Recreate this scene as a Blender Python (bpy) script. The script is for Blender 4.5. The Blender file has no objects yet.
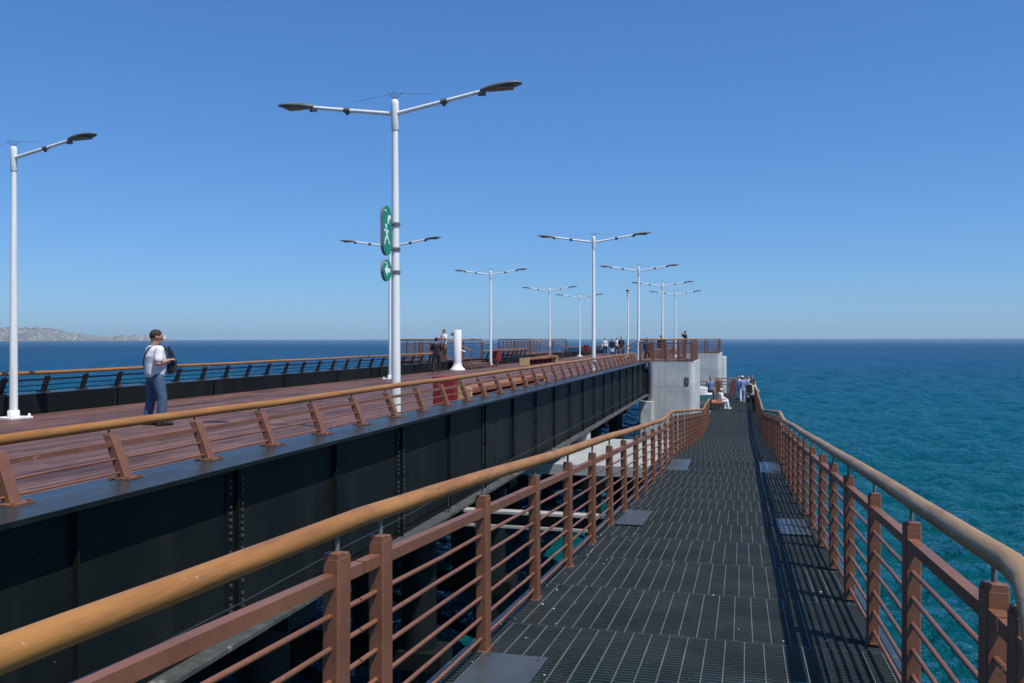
import bpy, bmesh, math, random
import numpy as np
from mathutils import Vector, Matrix

random.seed(7); rng = np.random.default_rng(11)
S = bpy.context.scene
COL = S.collection
R = math.radians

# ------------------------------------------------------------------ helpers
def link(o, parent=None):
    COL.objects.link(o)
    if parent is not None: o.parent = parent
    return o
def empty(name, loc=(0, 0, 0), rz=0):
    o = bpy.data.objects.new(name, None); o.location = loc; o.rotation_euler = (0, 0, rz)
    o.empty_display_size = .2
    return link(o)
def tag(o, label=None, cat=None, group=None, kind=None):
    if label: o['label'] = label
    if cat: o['category'] = cat
    if group: o['group'] = group
    if kind: o['kind'] = kind
    return o
def kids(o): return [c for c in COL.objects if c.parent == o]
def copy_tree(o, parent=None):
    c = o.copy(); COL.objects.link(c); c.parent = parent
    for ch in kids(o): copy_tree(ch, c)
    return c

class MB:
    """collects geometry, build() links it as one mesh object"""
    def __init__(s): s.v = []; s.f = []; s.m = []; s.sm = []
    def add(s, vs, fs, mi=0, smooth=False):
        b = len(s.v); s.v += [tuple(x) for x in vs]
        for f in fs:
            s.f.append(tuple(i + b for i in f)); s.m.append(mi); s.sm.append(smooth)
    def box(s, x0, x1, y0, y1, z0, z1, mi=0):
        v = [(x0,y0,z0),(x1,y0,z0),(x1,y1,z0),(x0,y1,z0),(x0,y0,z1),(x1,y0,z1),(x1,y1,z1),(x0,y1,z1)]
        s.add(v, [(0,3,2,1),(4,5,6,7),(0,1,5,4),(1,2,6,5),(2,3,7,6),(3,0,4,7)], mi)
    def cbox(s, c, d, M=None, mi=0, ch=0.0):
        """centred box with chamfered vertical edges, optional 3x3 matrix"""
        hx, hy, hz = d[0]/2, d[1]/2, d[2]/2
        if ch <= 0: P = [(-hx,-hy),(hx,-hy),(hx,hy),(-hx,hy)]
        else: P = [(-hx+ch,-hy),(hx-ch,-hy),(hx,-hy+ch),(hx,hy-ch),(hx-ch,hy),(-hx+ch,hy),(-hx,hy-ch),(-hx,-hy+ch)]
        n = len(P)
        v = [Vector((p[0],p[1],-hz)) for p in P] + [Vector((p[0],p[1],hz)) for p in P]
        if M is not None: v = [M @ x for x in v]
        v = [x + Vector(c) for x in v]
        s.add(v, [tuple(range(n-1,-1,-1)), tuple(range(n,2*n))] + [(i,(i+1)%n,n+(i+1)%n,n+i) for i in range(n)], mi)
    def prism(s, poly, z0, z1, mi=0, M=None, loc=(0,0,0), smooth=False):
        """poly in XY extruded from z0 to z1"""
        n = len(poly)
        v = [Vector((p[0],p[1],z0)) for p in poly] + [Vector((p[0],p[1],z1)) for p in poly]
        if M is not None: v = [M @ x for x in v]
        v = [x + Vector(loc) for x in v]
        s.add(v, [tuple(range(n-1,-1,-1)), tuple(range(n,2*n))], mi)
        b = len(s.v); s.add(v, [(i,(i+1)%n,n+(i+1)%n,n+i) for i in range(n)], mi, smooth)
    def sweep(s, pts, rad, n=10, mi=0, smooth=True, phase=0.0, caps=True, flat=1.0):
        pts = [Vector(p) for p in pts]; k = len(pts)
        rad = list(rad) if hasattr(rad, '__len__') else [rad]*k
        vs = []; prev = None
        for i, p in enumerate(pts):
            t = (pts[min(i+1,k-1)] - pts[max(i-1,0)]).normalized()
            up = Vector((0,0,1)) if abs(t.z) < .95 else Vector((0,1,0))
            sd = t.cross(up).normalized()
            if prev is not None and sd.dot(prev) < 0 and abs(t.z) >= .95: sd = -sd
            prev = sd; u = sd.cross(t).normalized()
            for j in range(n):
                a = phase + 2*math.pi*j/n
                vs.append(p + sd*(math.cos(a)*rad[i]) + u*(math.sin(a)*rad[i]*flat))
        fs = [(i*n+j, i*n+(j+1)%n, (i+1)*n+(j+1)%n, (i+1)*n+j) for i in range(k-1) for j in range(n)]
        s.add(vs, fs, mi, smooth)
        if caps:
            s.add(vs[:n], [tuple(range(n))], mi); s.add(vs[-n:], [tuple(range(n-1,-1,-1))], mi)
    def lathe(s, prof, c=(0,0,0), n=20, mi=0, smooth=True):
        vs = []
        for r, z in prof:
            for j in range(n):
                a = 2*math.pi*j/n; vs.append((c[0]+r*math.cos(a), c[1]+r*math.sin(a), c[2]+z))
        k = len(prof)
        fs = [(i*n+j, i*n+(j+1)%n, (i+1)*n+(j+1)%n, (i+1)*n+j) for i in range(k-1) for j in range(n)]
        s.add(vs, fs, mi, smooth)
        s.add(vs[:n], [tuple(range(n-1,-1,-1))], mi); s.add(vs[-n:], [tuple(range(n))], mi)
    def ball(s, c, r, M=None, n=14, m=9, mi=0):
        rx, ry, rz = r if hasattr(r, '__len__') else (r, r, r)
        vs = []
        for i in range(m+1):
            th = math.pi*i/m
            for j in range(n):
                a = 2*math.pi*j/n
                v = Vector((rx*math.sin(th)*math.cos(a), ry*math.sin(th)*math.sin(a), rz*math.cos(th)))
                if M is not None: v = M @ v
                vs.append(v + Vector(c))
        fs = [(i*n+j, (i+1)*n+j, (i+1)*n+(j+1)%n, i*n+(j+1)%n) for i in range(m) for j in range(n)]
        s.add(vs, fs, mi, True)
    def mesh(s, name, mats):
        me = bpy.data.meshes.new(name)
        me.from_pydata(s.v, [], s.f)
        for m in (mats if isinstance(mats, (list, tuple)) else [mats]): me.materials.append(m)
        me.polygons.foreach_set('material_index', s.m)
        me.polygons.foreach_set('use_smooth', s.sm)
        me.update()
        return me
    def build(s, name, mats, parent=None):
        return link(bpy.data.objects.new(name, s.mesh(name, mats)), parent)

# ------------------------------------------------------------------ materials
def newmat(name):
    m = bpy.data.materials.new(name); m.use_nodes = True
    nt = m.node_tree; b = nt.nodes['Principled BSDF']
    return m, nt, b
def N(nt, t, **kw):
    n = nt.nodes.new(t)
    for k, v in kw.items():
        if k.startswith('i_'): n.inputs[k[2:].replace('_', ' ')].default_value = v
        else: setattr(n, k, v)
    return n
def mixc(nt, fac, a, b, blend='MIX'):
    n = nt.nodes.new('ShaderNodeMix'); n.data_type = 'RGBA'; n.blend_type = blend
    for sock, val in ((n.inputs[0], fac), (n.inputs[6], a), (n.inputs[7], b)):
        if isinstance(val, bpy.types.NodeSocket): nt.links.new(val, sock)
        elif isinstance(val, (int, float)): sock.default_value = val
        else: sock.default_value = (*val, 1)
    return n.outputs[2]
def ramp(nt, sock, stops):
    n = nt.nodes.new('ShaderNodeValToRGB'); nt.links.new(sock, n.inputs[0])
    e = n.color_ramp.elements
    while len(e) < len(stops): e.new(.5)
    for x, (p, c) in zip(e, stops):
        x.position = p; x.color = (c, c, c, 1) if isinstance(c, (int, float)) else (*c, 1)
    return n.outputs[0]
def coords(nt, scale=(1, 1, 1), kind='Object'):
    tc = nt.nodes.new('ShaderNodeTexCoord'); mp = nt.nodes.new('ShaderNodeMapping')
    mp.inputs['Scale'].default_value = scale
    nt.links.new(tc.outputs[kind], mp.inputs[0]); return mp.outputs[0]
def noise(nt, vec, scale, detail=3, rough=.55):
    n = nt.nodes.new('ShaderNodeTexNoise'); nt.links.new(vec, n.inputs['Vector'])
    n.inputs['Scale'].default_value = scale; n.inputs['Detail'].default_value = detail
    n.inputs['Roughness'].default_value = rough; return n.outputs['Fac']
def paint(name, col, rough=.45, var=.18, vscale=3., metal=0., specks=0., speckcol=(.6,.58,.52), bump=.0, streak=None, worn=None, spec=.5):
    m, nt, b = newmat(name); b.inputs['Specular IOR Level'].default_value = spec
    v = coords(nt)
    n1 = noise(nt, v, vscale, 5, .6)
    dark = tuple(c*(1-var) for c in col); lite = tuple(min(1, c*(1+var)) for c in col)
    c = mixc(nt, ramp(nt, n1, [(.3, 0.), (.7, 1.)]), dark, lite)
    if streak:
        sv = coords(nt, streak[0]); sn = noise(nt, sv, 1., 4, .6)
        c = mixc(nt, ramp(nt, sn, [(.5, 0.), (.72, streak[2])]), c, streak[1])
    if worn:
        wn = noise(nt, v, worn[0], 6, .7)
        c = mixc(nt, ramp(nt, wn, [(worn[2], 0.), (worn[2]+.04, 1.)]), c, worn[1])
    if specks > 0:
        vo = nt.nodes.new('ShaderNodeTexVoronoi'); nt.links.new(v, vo.inputs['Vector']); vo.inputs['Scale'].default_value = 7.
        big = noise(nt, v, .9, 2); wob = noise(nt, v, 40., 2)
        mth = nt.nodes.new('ShaderNodeMath'); mth.operation = 'MULTIPLY_ADD'
        nt.links.new(wob, mth.inputs[0]); mth.inputs[1].default_value = .12; nt.links.new(vo.outputs['Distance'], mth.inputs[2])
        sp = ramp(nt, mth.outputs[0], [(.06+.05*specks, 1.), (.09+.06*specks, 0.)])
        gate = ramp(nt, big, [(.5, 0.), (.62, 1.)])
        mm = nt.nodes.new('ShaderNodeMath'); mm.operation = 'MULTIPLY'; nt.links.new(sp, mm.inputs[0]); nt.links.new(gate, mm.inputs[1])
        c = mixc(nt, mm.outputs[0], c, speckcol)
    nt.links.new(c, b.inputs['Base Color'])
    b.inputs['Roughness'].default_value = rough; b.inputs['Metallic'].default_value = metal
    rn = noise(nt, v, vscale*4, 4)
    rr = nt.nodes.new('ShaderNodeMapRange'); nt.links.new(rn, rr.inputs[0])
    rr.inputs[3].default_value = rough*.75; rr.inputs[4].default_value = min(1, rough*1.3)
    nt.links.new(rr.outputs[0], b.inputs['Roughness'])
    if bump > 0:
        bp = nt.nodes.new('ShaderNodeBump'); bp.inputs['Strength'].default_value = bump; bp.inputs['Distance'].default_value = .01
        nt.links.new(noise(nt, v, 30., 4), bp.inputs['Height']); nt.links.new(bp.outputs[0], b.inputs['Normal'])
    return m

M = {}
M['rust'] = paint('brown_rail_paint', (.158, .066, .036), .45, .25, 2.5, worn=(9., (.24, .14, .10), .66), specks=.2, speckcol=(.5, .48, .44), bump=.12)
M['darkpost'] = paint('dark_far_post', (.035, .015, .013), .5, .25, 2.5)  # darker brown for posts and bars of the far curb
M['pole'] = paint('white_pole_paint', (.72, .73, .725), .38, .05, 1.2, streak=((6, 6, .35), (.44, .40, .34), .6))
M['dark'] = paint('lamp_head_grey', (.125, .13, .13), .4, .2)
M['clamp'] = paint('clamp_steel', (.11, .105, .1), .45, .2)
M['black'] = paint('black_girder_paint', (.0066, .0092, .0094), .55, .3, .7, spec=.13, specks=.35, speckcol=(.16, .16, .15), bump=.08, streak=((1.6, 1.6, .12), (.016, .0185, .018), .8))
M['flange'] = paint('dark_flange_paint', (.018, .024, .027), .32, .3, 1.2, specks=.55, speckcol=(.62, .62, .58), worn=(2.4, (.055, .06, .06), .62))
M['bolt'] = paint('bolt_steel', (.05, .053, .053), .45, .3)
M['gull'] = paint('dirty_flange', (.042, .046, .046), .85, .5, 5., worn=(4., (.17, .17, .165), .60), bump=.4)
M['beamwhite'] = paint('pale_beam_paint', (.31, .305, .28), .6, .15, 2., streak=((1.5, 1.5, 5), (.3, .27, .22), .6))
M['gridbar'] = paint('grating_bar', (.036, .043, .042), .5, .35, 1.6, spec=.3, specks=.5, speckcol=(.4, .4, .38))
M['gridrod'] = paint('grating_rod', (.095, .11, .11), .5, .4, 2.4)
M['plate'] = paint('grey_cover_plate', (.06, .072, .08), .34, .2, 3., metal=.2, specks=.25)
M['red'] = paint('red_bin_paint', (.19, .008, .010), .45, .2, 3.)
M['darkred'] = paint('dark_red_paint', (.13, .012, .014), .5, .2, 3.)
M['green'] = paint('sign_green', (.0, .21, .115), .35, .05, 3.)
M['signedge'] = paint('sign_edge', (.18, .17, .16), .5, .2)
M['signwhite'] = paint('sign_white', (.8, .82, .82), .35, .04)
M['tan'] = paint('pale_bench_end', (.50, .33, .16), .6, .15, 4.)
M['teal'] = paint('teal_cloth', (.02, .16, .18), .8, .2, 5.)
M['whitecloth'] = paint('white_cloth', (.56, .57, .6), .8, .08, 6., bump=.3)
M['steel'] = paint('wire_steel', (.08, .08, .08), .4, .2, 3., metal=.6)
M['blackplastic'] = paint('black_plastic', (.012, .012, .014), .38, .2, 6.)
M['hull'] = paint('ship_hull', (.32, .2, .19), .6, .15, .05)
M['shipwhite'] = paint('ship_white', (.62, .6, .58), .6, .1, .05)
M['plaque'] = paint('plaque_grey', (.09, .10, .115), .5, .2)

def mat_rail(name='ochre_rail', ca=(.245, .104, .021), cb=(.32, .148, .036), scr=.4):
    m, nt, b = newmat(name)
    v = coords(nt); lv = coords(nt, (9, .9, 9))
    a = noise(nt, v, 1.3, 4); g = noise(nt, lv, 3., 6, .65)
    c = mixc(nt, ramp(nt, a, [(.32, 0.), (.68, 1.)]), ca, cb)
    c = mixc(nt, ramp(nt, g, [(.47, 0.), (.70, .85)]), c, (.17, .066, .02))
    f = noise(nt, v, 22., 5, .7)
    c = mixc(nt, ramp(nt, f, [(.64, 0.), (.70, scr)]), c, (.62, .45, .27))
    nt.links.new(c, b.inputs['Base Color']); b.inputs['Roughness'].default_value = .48
    bp = nt.nodes.new('ShaderNodeBump'); bp.inputs['Strength'].default_value = .25; bp.inputs['Distance'].default_value = .01
    nt.links.new(g, bp.inputs['Height']); nt.links.new(bp.outputs[0], b.inputs['Normal'])
    return m
M['rail'] = mat_rail()
M['railgrey'] = mat_rail('weathered_ochre_rail', (.235, .14, .052), (.30, .195, .085), .9)

def mat_planks(name, c1, c2, c3):
    m, nt, b = newmat(name)
    tc = nt.nodes.new('ShaderNodeTexCoord'); sp = nt.nodes.new('ShaderNodeSeparateXYZ'); cb = nt.nodes.new('ShaderNodeCombineXYZ')
    nt.links.new(tc.outputs['Object'], sp.inputs[0])
    xz = nt.nodes.new('ShaderNodeMath'); nt.links.new(sp.outputs[0], xz.inputs[0]); nt.links.new(sp.outputs[2], xz.inputs[1])
    nt.links.new(sp.outputs[1], cb.inputs[0]); nt.links.new(xz.outputs[0], cb.inputs[1])
    br = nt.nodes.new('ShaderNodeTexBrick'); nt.links.new(cb.outputs[0], br.inputs['Vector'])
    br.inputs['Scale'].default_value = 1.; br.inputs['Brick Width'].default_value = 2.6; br.inputs['Row Height'].default_value = .145; br.inputs['Bias'].default_value = .1
    br.inputs['Mortar Size'].default_value = .012; br.inputs['Mortar Smooth'].default_value = .1
    br.inputs['Color1'].default_value = (*c1, 1); br.inputs['Color2'].default_value = (*c2, 1); br.inputs['Mortar'].default_value = (.012, .007, .006, 1)
    br.offset = .37; br.squash = 1.
    gv = coords(nt, (14, .8, 1)); g = noise(nt, gv, 1.6, 6, .68)
    c = mixc(nt, ramp(nt, g, [(.45, 0.), (.72, .5)]), br.outputs['Color'], c3)
    st = noise(nt, coords(nt, (1.2, .35, 1)), 1.1, 5, .6)
    c = mixc(nt, ramp(nt, st, [(.5, 0.), (.7, .7)]), c, tuple(x*.32 for x in c1))
    nt.links.new(c, b.inputs['Base Color']); b.inputs['Roughness'].default_value = .55; b.inputs['Specular IOR Level'].default_value = .2
    rr = nt.nodes.new('ShaderNodeMapRange'); nt.links.new(g, rr.inputs[0]); rr.inputs[3].default_value = .4; rr.inputs[4].default_value = .75
    nt.links.new(rr.outputs[0], b.inputs['Roughness'])
    bp = nt.nodes.new('ShaderNodeBump'); bp.inputs['Strength'].default_value = .5; bp.inputs['Distance'].default_value = .006
    iv = nt.nodes.new('ShaderNodeMath'); iv.operation = 'SUBTRACT'; nt.links.new(g, iv.inputs[0]); nt.links.new(br.outputs['Fac'], iv.inputs[1])
    nt.links.new(iv.outputs[0], bp.inputs['Height']); nt.links.new(bp.outputs[0], b.inputs['Normal'])
    return m
M['planks'] = mat_planks('red_brown_planks', (.055, .025, .020), (.155, .078, .060), (.22, .145, .12))
M['benchwood'] = mat_planks('bench_wood', (.25, .10, .038), (.31, .13, .05), (.36, .18, .09))

def mat_concrete(name='concrete', k=1.):
    m, nt, b = newmat(name)
    v = coords(nt); a = noise(nt, v, .8, 6, .65)
    c = mixc(nt, ramp(nt, a, [(.3, 0.), (.7, 1.)]), tuple(x*k for x in (.33, .35, .345)), tuple(x*k for x in (.52, .54, .53)))
    s = noise(nt, coords(nt, (2.2, 2.2, .22)), 1.4, 5, .65)
    c = mixc(nt, ramp(nt, s, [(.5, 0.), (.75, .5)]), c, (.27, .27, .25))
    # pour joints and board lines
    sp = nt.nodes.new('ShaderNodeSeparateXYZ'); nt.links.new(v, sp.inputs[0])
    w = nt.nodes.new('ShaderNodeMath'); w.operation = 'PINGPONG'; nt.links.new(sp.outputs[2], w.inputs[0]); w.inputs[1].default_value = .6
    c = mixc(nt, ramp(nt, w.outputs[0], [(.006, .5), (.02, 0.)]), c, (.2, .195, .18))
    nt.links.new(c, b.inputs['Base Color']); b.inputs['Roughness'].default_value = .9
    bp = nt.nodes.new('ShaderNodeBump'); bp.inputs['Strength'].default_value = .35; bp.inputs['Distance'].default_value = .02
    nt.links.new(noise(nt, v, 12., 5), bp.inputs['Height']); nt.links.new(bp.outputs[0], b.inputs['Normal'])
    return m
M['concrete'] = mat_concrete(); M['capconcrete'] = mat_concrete('dark_cap_concrete', .62)  # pile cap uses the same concrete scaled darker

def mat_sea():
    m, nt, b = newmat('sea_water')
    tc = nt.nodes.new('ShaderNodeTexCoord')
    v = tc.outputs['Object']
    ln = nt.nodes.new('ShaderNodeVectorMath'); ln.operation = 'LENGTH'; nt.links.new(v, ln.inputs[0])
    big = noise(nt, coords(nt, (1, 1, 1)), .012, 4, .6)
    ad = nt.nodes.new('ShaderNodeMath'); ad.operation = 'MULTIPLY_ADD'; nt.links.new(big, ad.inputs[0]); ad.inputs[1].default_value = 60.; nt.links.new(ln.outputs['Value'], ad.inputs[2])
    mr = nt.nodes.new('ShaderNodeMapRange'); nt.links.new(ad.outputs[0], mr.inputs[0])
    mr.inputs[1].default_value = 15.; mr.inputs[2].default_value = 330.
    # teal close to the origin, deep blue further out
    c = ramp(nt, mr.outputs[0], [(0., SEA[0]), (.3, SEA[1]), (1., SEA[2])])
    rr = nt.nodes.new('ShaderNodeMapRange'); nt.links.new(ln.outputs['Value'], rr.inputs[0])
    rr.inputs[1].default_value = 20.; rr.inputs[2].default_value = 1500.; rr.inputs[3].default_value = .05; rr.inputs[4].default_value = .45
    h1 = noise(nt, coords(nt, (1.0, .8, 1)), 1.25, 5, .66)
    h2 = noise(nt, coords(nt, (.9, 1.3, 1)), 4.2, 4, .6)
    h3 = noise(nt, coords(nt, (.06, .1, 1)), 1., 4, .6)
    s1 = nt.nodes.new('ShaderNodeMath'); s1.operation = 'MULTIPLY_ADD'; nt.links.new(h2, s1.inputs[0]); s1.inputs[1].default_value = .22; nt.links.new(h1, s1.inputs[2])
    s2 = nt.nodes.new('ShaderNodeMath'); s2.operation = 'MULTIPLY_ADD'; nt.links.new(h3, s2.inputs[0]); s2.inputs[1].default_value = .5; nt.links.new(s1.outputs[0], s2.inputs[2])
    gt = nt.nodes.new('ShaderNodeMapRange'); nt.links.new(ln.outputs['Value'], gt.inputs[0])
    gt.inputs[1].default_value = 50.; gt.inputs[2].default_value = 600.; gt.inputs[3].default_value = 0.; gt.inputs[4].default_value = 7.
    h4 = noise(nt, coords(nt, (.30, .22, 1)), 1., 6, .62)
    s3 = nt.nodes.new('ShaderNodeMath'); s3.operation = 'MULTIPLY_ADD'; nt.links.new(h4, s3.inputs[0]); nt.links.new(gt.outputs[0], s3.inputs[1]); nt.links.new(s2.outputs[0], s3.inputs[2]); s2 = s3
    bp = nt.nodes.new('ShaderNodeBump'); bp.inputs['Strength'].default_value = 1.; bp.inputs['Distance'].default_value = .62
    nt.links.new(s2.outputs[0], bp.inputs['Height'])
    df = nt.nodes.new('ShaderNodeBsdfDiffuse'); gl = nt.nodes.new('ShaderNodeBsdfGlossy'); fr = nt.nodes.new('ShaderNodeFresnel'); mx = nt.nodes.new('ShaderNodeMixShader')
    nt.nodes.remove(b); fr.inputs['IOR'].default_value = 1.33; gl.inputs['Color'].default_value = (.62, .9, 1., 1)
    nt.links.new(c, df.inputs['Color']); nt.links.new(rr.outputs[0], gl.inputs['Roughness'])
    for n_ in (df, gl, fr): nt.links.new(bp.outputs[0], n_.inputs['Normal'])
    fm = nt.nodes.new('ShaderNodeMath'); fm.operation = 'MULTIPLY'; nt.links.new(fr.outputs[0], fm.inputs[0]); fm.inputs[1].default_value = .95
    nt.links.new(fm.outputs[0], mx.inputs[0]); nt.links.new(df.outputs[0], mx.inputs[1]); nt.links.new(gl.outputs[0], mx.inputs[2])
    nt.links.new(mx.outputs[0], nt.nodes['Material Output'].inputs['Surface'])
    return m
SEA = [(.0006, .056, .057), (.001, .063, .086), (.002, .037, .100)]
M['sea'] = mat_sea()

def mat_hill():
    m, nt, b = newmat('dry_hill')
    v = coords(nt); a = noise(nt, v, .004, 6, .65); f = noise(nt, v, .02, 5, .7)
    c = mixc(nt, ramp(nt, a, [(.35, 0.), (.65, 1.)]), (.10, .105, .10), (.18, .175, .165))
    c = mixc(nt, ramp(nt, f, [(.52, 0.), (.6, .8)]), c, (.05, .065, .045))
    nt.links.new(c, b.inputs['Base Color']); b.inputs['Roughness'].default_value = 1.
    return m
M['hill'] = mat_hill()
def flat(name, col, rough=.7, var=.12, sc=8., bump=.0): 
    return paint(name, col, rough, var, sc, bump=bump)

# ------------------------------------------------------------------ camera
YAW = R(14.65)
cam = bpy.data.cameras.new('camera'); co = link(bpy.data.objects.new('camera', cam))
cam.sensor_width = 36.; cam.lens = 880/1024*36
cam.clip_start = .05; cam.clip_end = 60000
co.location = (0, 0, 1.6)
co.rotation_euler = (Matrix.Rotation(YAW, 3, 'Z') @ Matrix.Rotation(R(90) - math.atan(2.6/880), 3, 'X') @ Matrix.Rotation(R(-.1), 3, 'Z')).to_euler()
S.camera = co

# ------------------------------------------------------------------ light, sky, air
SUN = Vector((.45, -.26, 1.)).normalized()
sun = bpy.data.lights.new('sun', 'SUN'); so = link(bpy.data.objects.new('sun', sun))
sun.energy = 3.9; sun.angle = R(.53); sun.color = (1., .945, .865)
so.rotation_euler = SUN.to_track_quat('Z', 'Y').to_euler(); so.location = (20, -15, 60)
w = bpy.data.worlds.new('World'); S.world = w; w.use_nodes = True
nt = w.node_tree; bg = nt.nodes['Background']
sky = nt.nodes.new('ShaderNodeTexSky'); sky.sky_type = 'NISHITA'; sky.sun_disc = False
sky.sun_elevation = math.asin(SUN.z); sky.sun_rotation = math.atan2(SUN.x, SUN.y)
sky.altitude = 0; sky.air_density = 1.; sky.dust_density = .2; sky.ozone_density = 1.
# colour response of the camera (polarised sky): one power and one gain per channel
sr = nt.nodes.new('ShaderNodeSeparateColor'); cr = nt.nodes.new('ShaderNodeCombineColor'); nt.links.new(sky.outputs[0], sr.inputs[0])
for ch, (pw, gn) in enumerate(((.895, .499), (.778, 1.085), (.748, 1.951))):
    p_ = nt.nodes.new('ShaderNodeMath'); p_.operation = 'POWER'; nt.links.new(sr.outputs[ch], p_.inputs[0]); p_.inputs[1].default_value = pw
    g_ = nt.nodes.new('ShaderNodeMath'); g_.operation = 'MULTIPLY'; nt.links.new(p_.outputs[0], g_.inputs[0]); g_.inputs[1].default_value = gn
    nt.links.new(g_.outputs[0], cr.inputs[ch])
nt.links.new(cr.outputs[0], bg.inputs[0]); bg.inputs[1].default_value = .0667
S.view_settings.view_transform = 'Standard'; S.view_settings.look = 'None'
S.view_settings.exposure = .58; S.view_settings.gamma = 1.; S.view_settings.use_curve_mapping = False
S.cycles.use_denoising = True
S.cycles.max_bounces = 8; S.cycles.volume_bounces = 0
S.cycles.sample_clamp_indirect = 6.; S.cycles.sample_clamp_direct = 3.

# ------------------------------------------------------------------ sea
SEAZ = -5.6
def build_sea():
    cdir = math.pi/2 + YAW
    # dense angular wedge round the camera's heading, coarse elsewhere
    a1 = np.linspace(cdir - .95, cdir + .95, 760)
    a2 = np.linspace(cdir + .95, cdir - .95 + 2*math.pi, 142)[1:-1]
    ang = np.concatenate([a1, a2]); na = len(ang)
    rl = [.6, 3.]
    while rl[-1] < 17000.:
        q = rl[-1]; st = .014 if q < 8 else .0046 + .0085*min(1., max(0., math.log(q/110.)/math.log(30.)))
        rl.append(q*(1 + st))
    r = np.array(rl); nr = len(r)
    dr = np.gradient(r)
    A, Rr = np.meshgrid(ang, r); X = Rr*np.cos(A); Y = Rr*np.sin(A)
    Z = np.zeros_like(X)
    cell = np.maximum(dr[:, None], (Rr*.0026))
    base = math.atan2(-.75, .66)
    for i in range(130):
        lam = math.exp(rng.uniform(math.log(.45), math.log(11.)))
        th = base + rng.normal(0, .7); k = 2*math.pi/lam
        amp = .0066*lam**(1. if lam < 2.5 else .72)*rng.uniform(.5, 1.3)*(1. if lam < 2.5 else 1.29)*(.8 if lam > 6 else 1.)
        ph = rng.uniform(0, 6.28)
        fade = np.clip((lam/cell - 2.)/1.5, 0, 1)
        q = k*(X*math.cos(th) + Y*math.sin(th)) + ph
        Z += fade*amp*(np.sin(q) + .22*np.cos(2*q))
    V = np.stack([X, Y, Z], -1).reshape(-1, 3)
    i = np.arange(nr-1)[:, None]*na; j = np.arange(na)[None, :]; j2 = (j+1) % na
    F = np.stack([i+j, i+na+j, i+na+j2, i+j2], -1).reshape(-1, 4)[:, ::-1]
    F = F[:, ::-1]
    me = bpy.data.meshes.new('sea'); nv, nf = len(V), len(F)
    me.vertices.add(nv); me.vertices.foreach_set('co', V.astype(np.float32).ravel())
    me.loops.add(nf*4); me.loops.foreach_set('vertex_index', F.astype(np.int32).ravel())
    me.polygons.add(nf); me.polygons.foreach_set('loop_start', np.arange(0, nf*4, 4, dtype=np.int32))
    me.polygons.foreach_set('use_smooth', np.ones(nf, dtype=bool))
    me.materials.append(M['sea']); me.update(calc_edges=True); me.validate()
    if me.polygons[0].normal.z < 0: me.flip_normals()
    o = link(bpy.data.objects.new('sea', me)); o.location = (0, 0, SEAZ); tag(o, kind='structure')
build_sea()

def polar(u, d):
    """ground point seen at column u, at distance d along the optical axis"""
    xr = (u-512)/880*d
    c, s = math.cos(YAW), math.sin(YAW)
    return Vector((xr*c - d*s, xr*s + d*c, 0))

# ------------------------------------------------------------------ headland, town, ships
def build_headland():
    D = 5200.
    prof = [(-420, 6), (-330, 15), (-220, 20), (-120, 17), (-50, 14), (0, 13.5), (20, 14), (38, 14), (50, 12.5), (62, 10), (75, 7.5), (90, 5.8), (100, 4.8), (106, 3.4), (112, 4.2), (122, 5.6), (132, 5.0), (142, 3.4), (152, 3.2), (163, 2.6), (170, 1.4), (176, .0)]
    us = [p[0] for p in prof]; hs_ = [p[1] for p in prof]
    def hgt(u): return np.interp(u, us, hs_)*D/880
    nu, nv = 260, 34
    mb = MB(); vs = []
    uu = np.linspace(-420, 178, nu)
    nz = rng.normal(0, 1, (nu, nv))
    for _ in range(3):
        nz = (nz + np.roll(nz, 1, 0) + np.roll(nz, -1, 0) + np.roll(nz, 1, 1) + np.roll(nz, -1, 1))/5
    pts = {}
    for i, u in enumerate(uu):
        H = hgt(u)
        for j in range(nv):
            t = j/(nv-1)
            d = D + (t*1500)*(.4 + min(1., H/60))
            p = polar(u, d)
            sh = math.sin(min(1., t/.55)*math.pi/2)**.8 if t < .55 else math.cos((t-.55)/.45*math.pi/2)
            z = SEAZ + H*d/D*.97*sh*(1 + .10*nz[i, j]) + (2.5*nz[i, j] if 0 < t < 1 else 0)*min(1, H/30)
            if j == 0 or j == nv-1 or H < .05: z = SEAZ - 2
            vs.append((p.x, p.y, z)); pts[i, j] = (p.x, p.y, z)
    fs = [(i*nv+j, (i+1)*nv+j, (i+1)*nv+j+1, i*nv+j+1) for i in range(nu-1) for j in range(nv-1)]
    mb.add(vs, fs, 0, True)
    o = mb.build('hills', M['hill']); tag(o, kind='structure')
    # the far town on the slope reads as one mass of small blocks
    t = MB(); cols = 5
    for _ in range(1300):
        i = random.randrange(0, nu-6); j = min(nv-1, int(abs(random.gauss(0, .22))*nv) + 1)
        if uu[i] > 168 or j > nv*.55: continue
        x, y, z = pts[i, j]
        wd = random.uniform(7, 17); h = random.uniform(3.5, 8) if random.random() < .93 else random.uniform(12, 22)
        a = random.uniform(-.4, .4) + YAW
        Mz = Matrix.Rotation(a, 3, 'Z')
        t.cbox((x, y, z + h/2 - 1.5), (wd, random.uniform(8, 16), h), Mz, random.randrange(cols))
    cm = [flat('town_wall', c, .9, .1, .05) for c in ((.46, .45, .43), (.38, .33, .29), (.52, .51, .50), (.30, .28, .26), (.34, .36, .36))]
    tw = t.build('distant_town', cm); tag(tw, 'distant town of tiny pale buildings covering the hazy headland', 'town', kind='stuff')
build_headland()

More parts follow.
